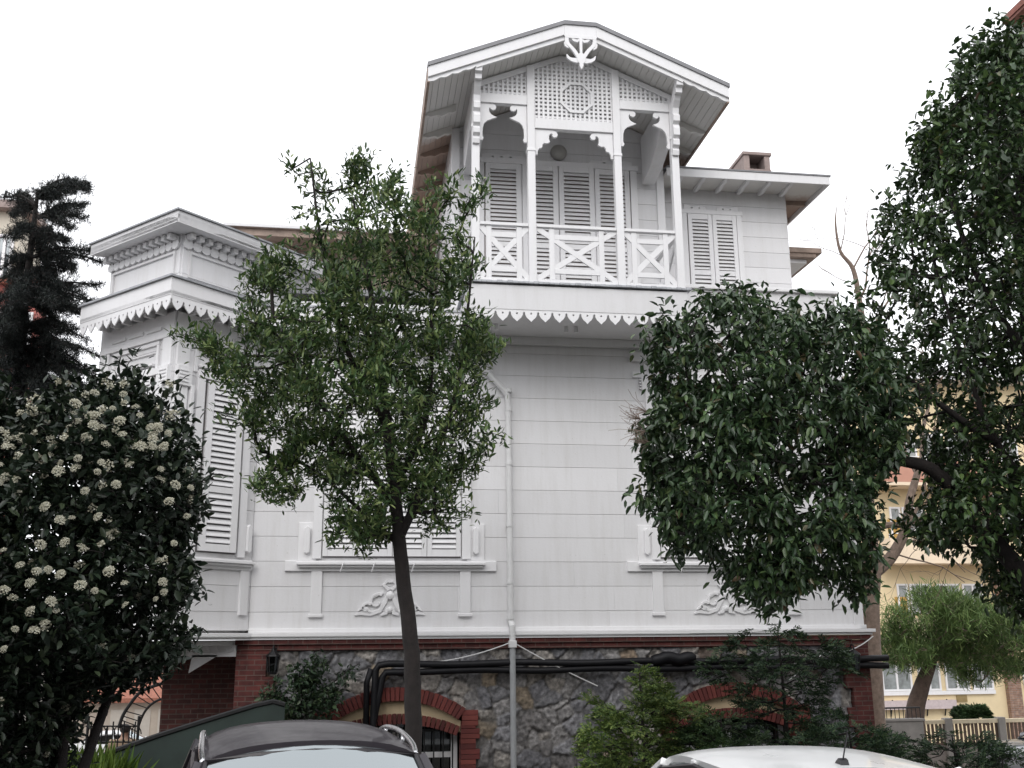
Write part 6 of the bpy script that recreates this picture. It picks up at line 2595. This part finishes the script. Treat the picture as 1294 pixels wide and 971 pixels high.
def eave_house():
    c = P(1270, 33, 1.0)
    x0, z = c.x, c.z
    b = empty('neighbour_house', (x0 + 4.6, 0, gz(14, 0)), 'tall neighbouring house with only its red-brown eave corner showing at top right', 'house')
    m = MB()
    m.slab([(x0, -7.0), (x0 + 8, -7.0), (x0 + 8, 1.0), (x0, 1.0)], z, z + .06)
    m.build('soffit', plain('red_brown_soffit', (.25, .11, .085), .8, var=.2), b)
    m = MB()
    m.slab([(x0 - .03, -7.0), (x0 + 8, -7.0), (x0 + 8, 1.03), (x0 - .03, 1.03)], z + .063, z + .2)
    k = len(m.v)
    m.v += [(x0 - .03, -7, z + .202), (x0 + 8, -7, z + .202), (x0 + 8, 1.03, z + .202), (x0 - .03, 1.03, z + .202), (x0 + 4, -5, z + 1.2), (x0 + 4, -2, z + 1.2)]
    m.f += [(k, k + 1, k + 4), (k + 1, k + 2, k + 5, k + 4), (k + 2, k + 3, k + 5), (k + 3, k, k + 4, k + 5)]
    m.build('roof', plain('red_brown_tiles', (.26, .10, .075), .8, var=.3, scale=8), b)
    m = MB()
    m.slab([(x0 + 1.9, -6), (x0 + 7, -6), (x0 + 7, -.6), (x0 + 1.9, -.6)], gz(16, -3) - .3, z - .003)
    m.build('wall', plain('pale_render', (.5, .46, .4), .9, var=.06), b)


eave_house()


def garden_wall():
    Y = 7.5
    f = Fr((0, Y), 0)
    a, c = P(1112, 905, Y), P(1166, 905, Y)
    z0 = gz(a.x, Y) - .2
    g = empty('garden_wall', ((a.x + c.x) / 2, Y, z0), 'low grey garden wall with a black iron railing on top beside the pine trunk', 'wall')
    zt = P(1140, 912, Y).z
    m = MB()
    m.box(f, a.x - 1.5, c.x, -.2, .0, z0, zt)
    m.box(f, a.x - 1.5, c.x + .04, -.23, .03, zt + .002, zt + .06)
    m.build('wall', MT['stonegap'] if 0 else plain('grey_wall_render', (.20, .19, .18), .9, var=.2, scale=3), g, bev=.01)
    m = MB()
    zr = P(1140, 895, Y).z
    m.tube([f(a.x - 1.5, -.1, zr), f(c.x, -.1, zr)], .02, 6)
    n = 24
    for i in range(n + 1):
        u = a.x - 1.5 + (c.x - a.x + 1.5) * i / n
        m.tube([f(u, -.1, zt + .06), f(u, -.1, zr)], .010, 4)
    m.build('railing', MT['iron'], g)
    Y = 15.0
    f = Fr((0, Y), 0)
    a, c = P(1160, 915, Y), P(1330, 915, Y)
    z0 = gz(a.x, Y) - .2
    g = empty('terrace_fence', ((a.x + c.x) / 2, Y, z0), 'terrace fence with pale top rail and dark upright bars before the yellow flats', 'fence')
    m = MB()
    za, zb = P(1230, 909, Y).z, P(1230, 914, Y).z
    m.box(f, a.x, c.x, -.08, .08, zb, za)
    m.build('top_rail', plain('pale_cream_rail', (.66, .56, .40), .7), g, bev=.01)
    m = MB()
    zl = P(1230, 938, Y).z
    for i in range(34):
        u = a.x + (c.x - a.x) * (i + .5) / 34
        m.box(f, u - .035, u + .035, -.02, .02, zl, zb - .003)
    m.box(f, a.x, c.x, -.03, .03, zl - .06, zl - .003)
    m.build('bars', plain('brown_bars', (.12, .08, .06), .8), g)
    for x in (1197, 1264, 1310):
        u = P(x, 915, Y).x
        m = MB()
        m.box(f, u - .12, u + .12, -.12, .12, z0, za + .05)
        m.build('post', plain('grey_post', (.28, .26, .24), .9), g, bev=.01)
    m = MB()
    m.box(f, a.x, c.x, -.12, .0, z0, zl - .063)
    m.build('base_wall', plain('terrace_base', (.24, .21, .19), .9, var=.15), g)


garden_wall()
cp = P(1300, 948, 9.0)
make_car('parked_car', 'grey car just entering the right edge below the terrace fence', (cp.x + 1.3, 9.0, gz(cp.x, 9) + .04), math.radians(170), car_paint('grey_car_paint', (.30, .31, .33), .3, .4), 4.1, 1.7, 1.42, .9, 1.1, .35, -.9, -1.5, .58, .84, .95, group='parked cars')


# ------------------------------------------------------------------ added terrace, unseen behind the viewer, blocks low sky from the facade
def across_the_street():
    b = empty('added_terrace', (0, -36, 0), 'unseen grey terrace added across the street to keep low sky off the lower facade', 'building')
    MB().box(FR, -38, 38, 34, 44, 0, 11.5).build('wall', plain('street_render', (.20, .19, .18), .9, var=.15, scale=.6), b)
    m = MB()
    m.box(FR, -38.4, 38.4, 33.5, 44.4, 11.503, 11.9)
    m.build('roof', MT['roofmetal'], b)
    fr = Fr((0, -34), pi)
    for i in range(12):
        for k in range(3):
            m = MB()
            u = -33 + i * 6
            m.box(fr, u, u + 1.4, .003, .08, 1.2 + k * 3.5, 3.0 + k * 3.5)
            wd = m.build('window', MT['white2'], b)
            MB().box(fr, u + .1, u + 1.3, .081, .09, 1.3 + k * 3.5, 2.9 + k * 3.5).build('pane', MT['darkpane'], wd)


across_the_street()
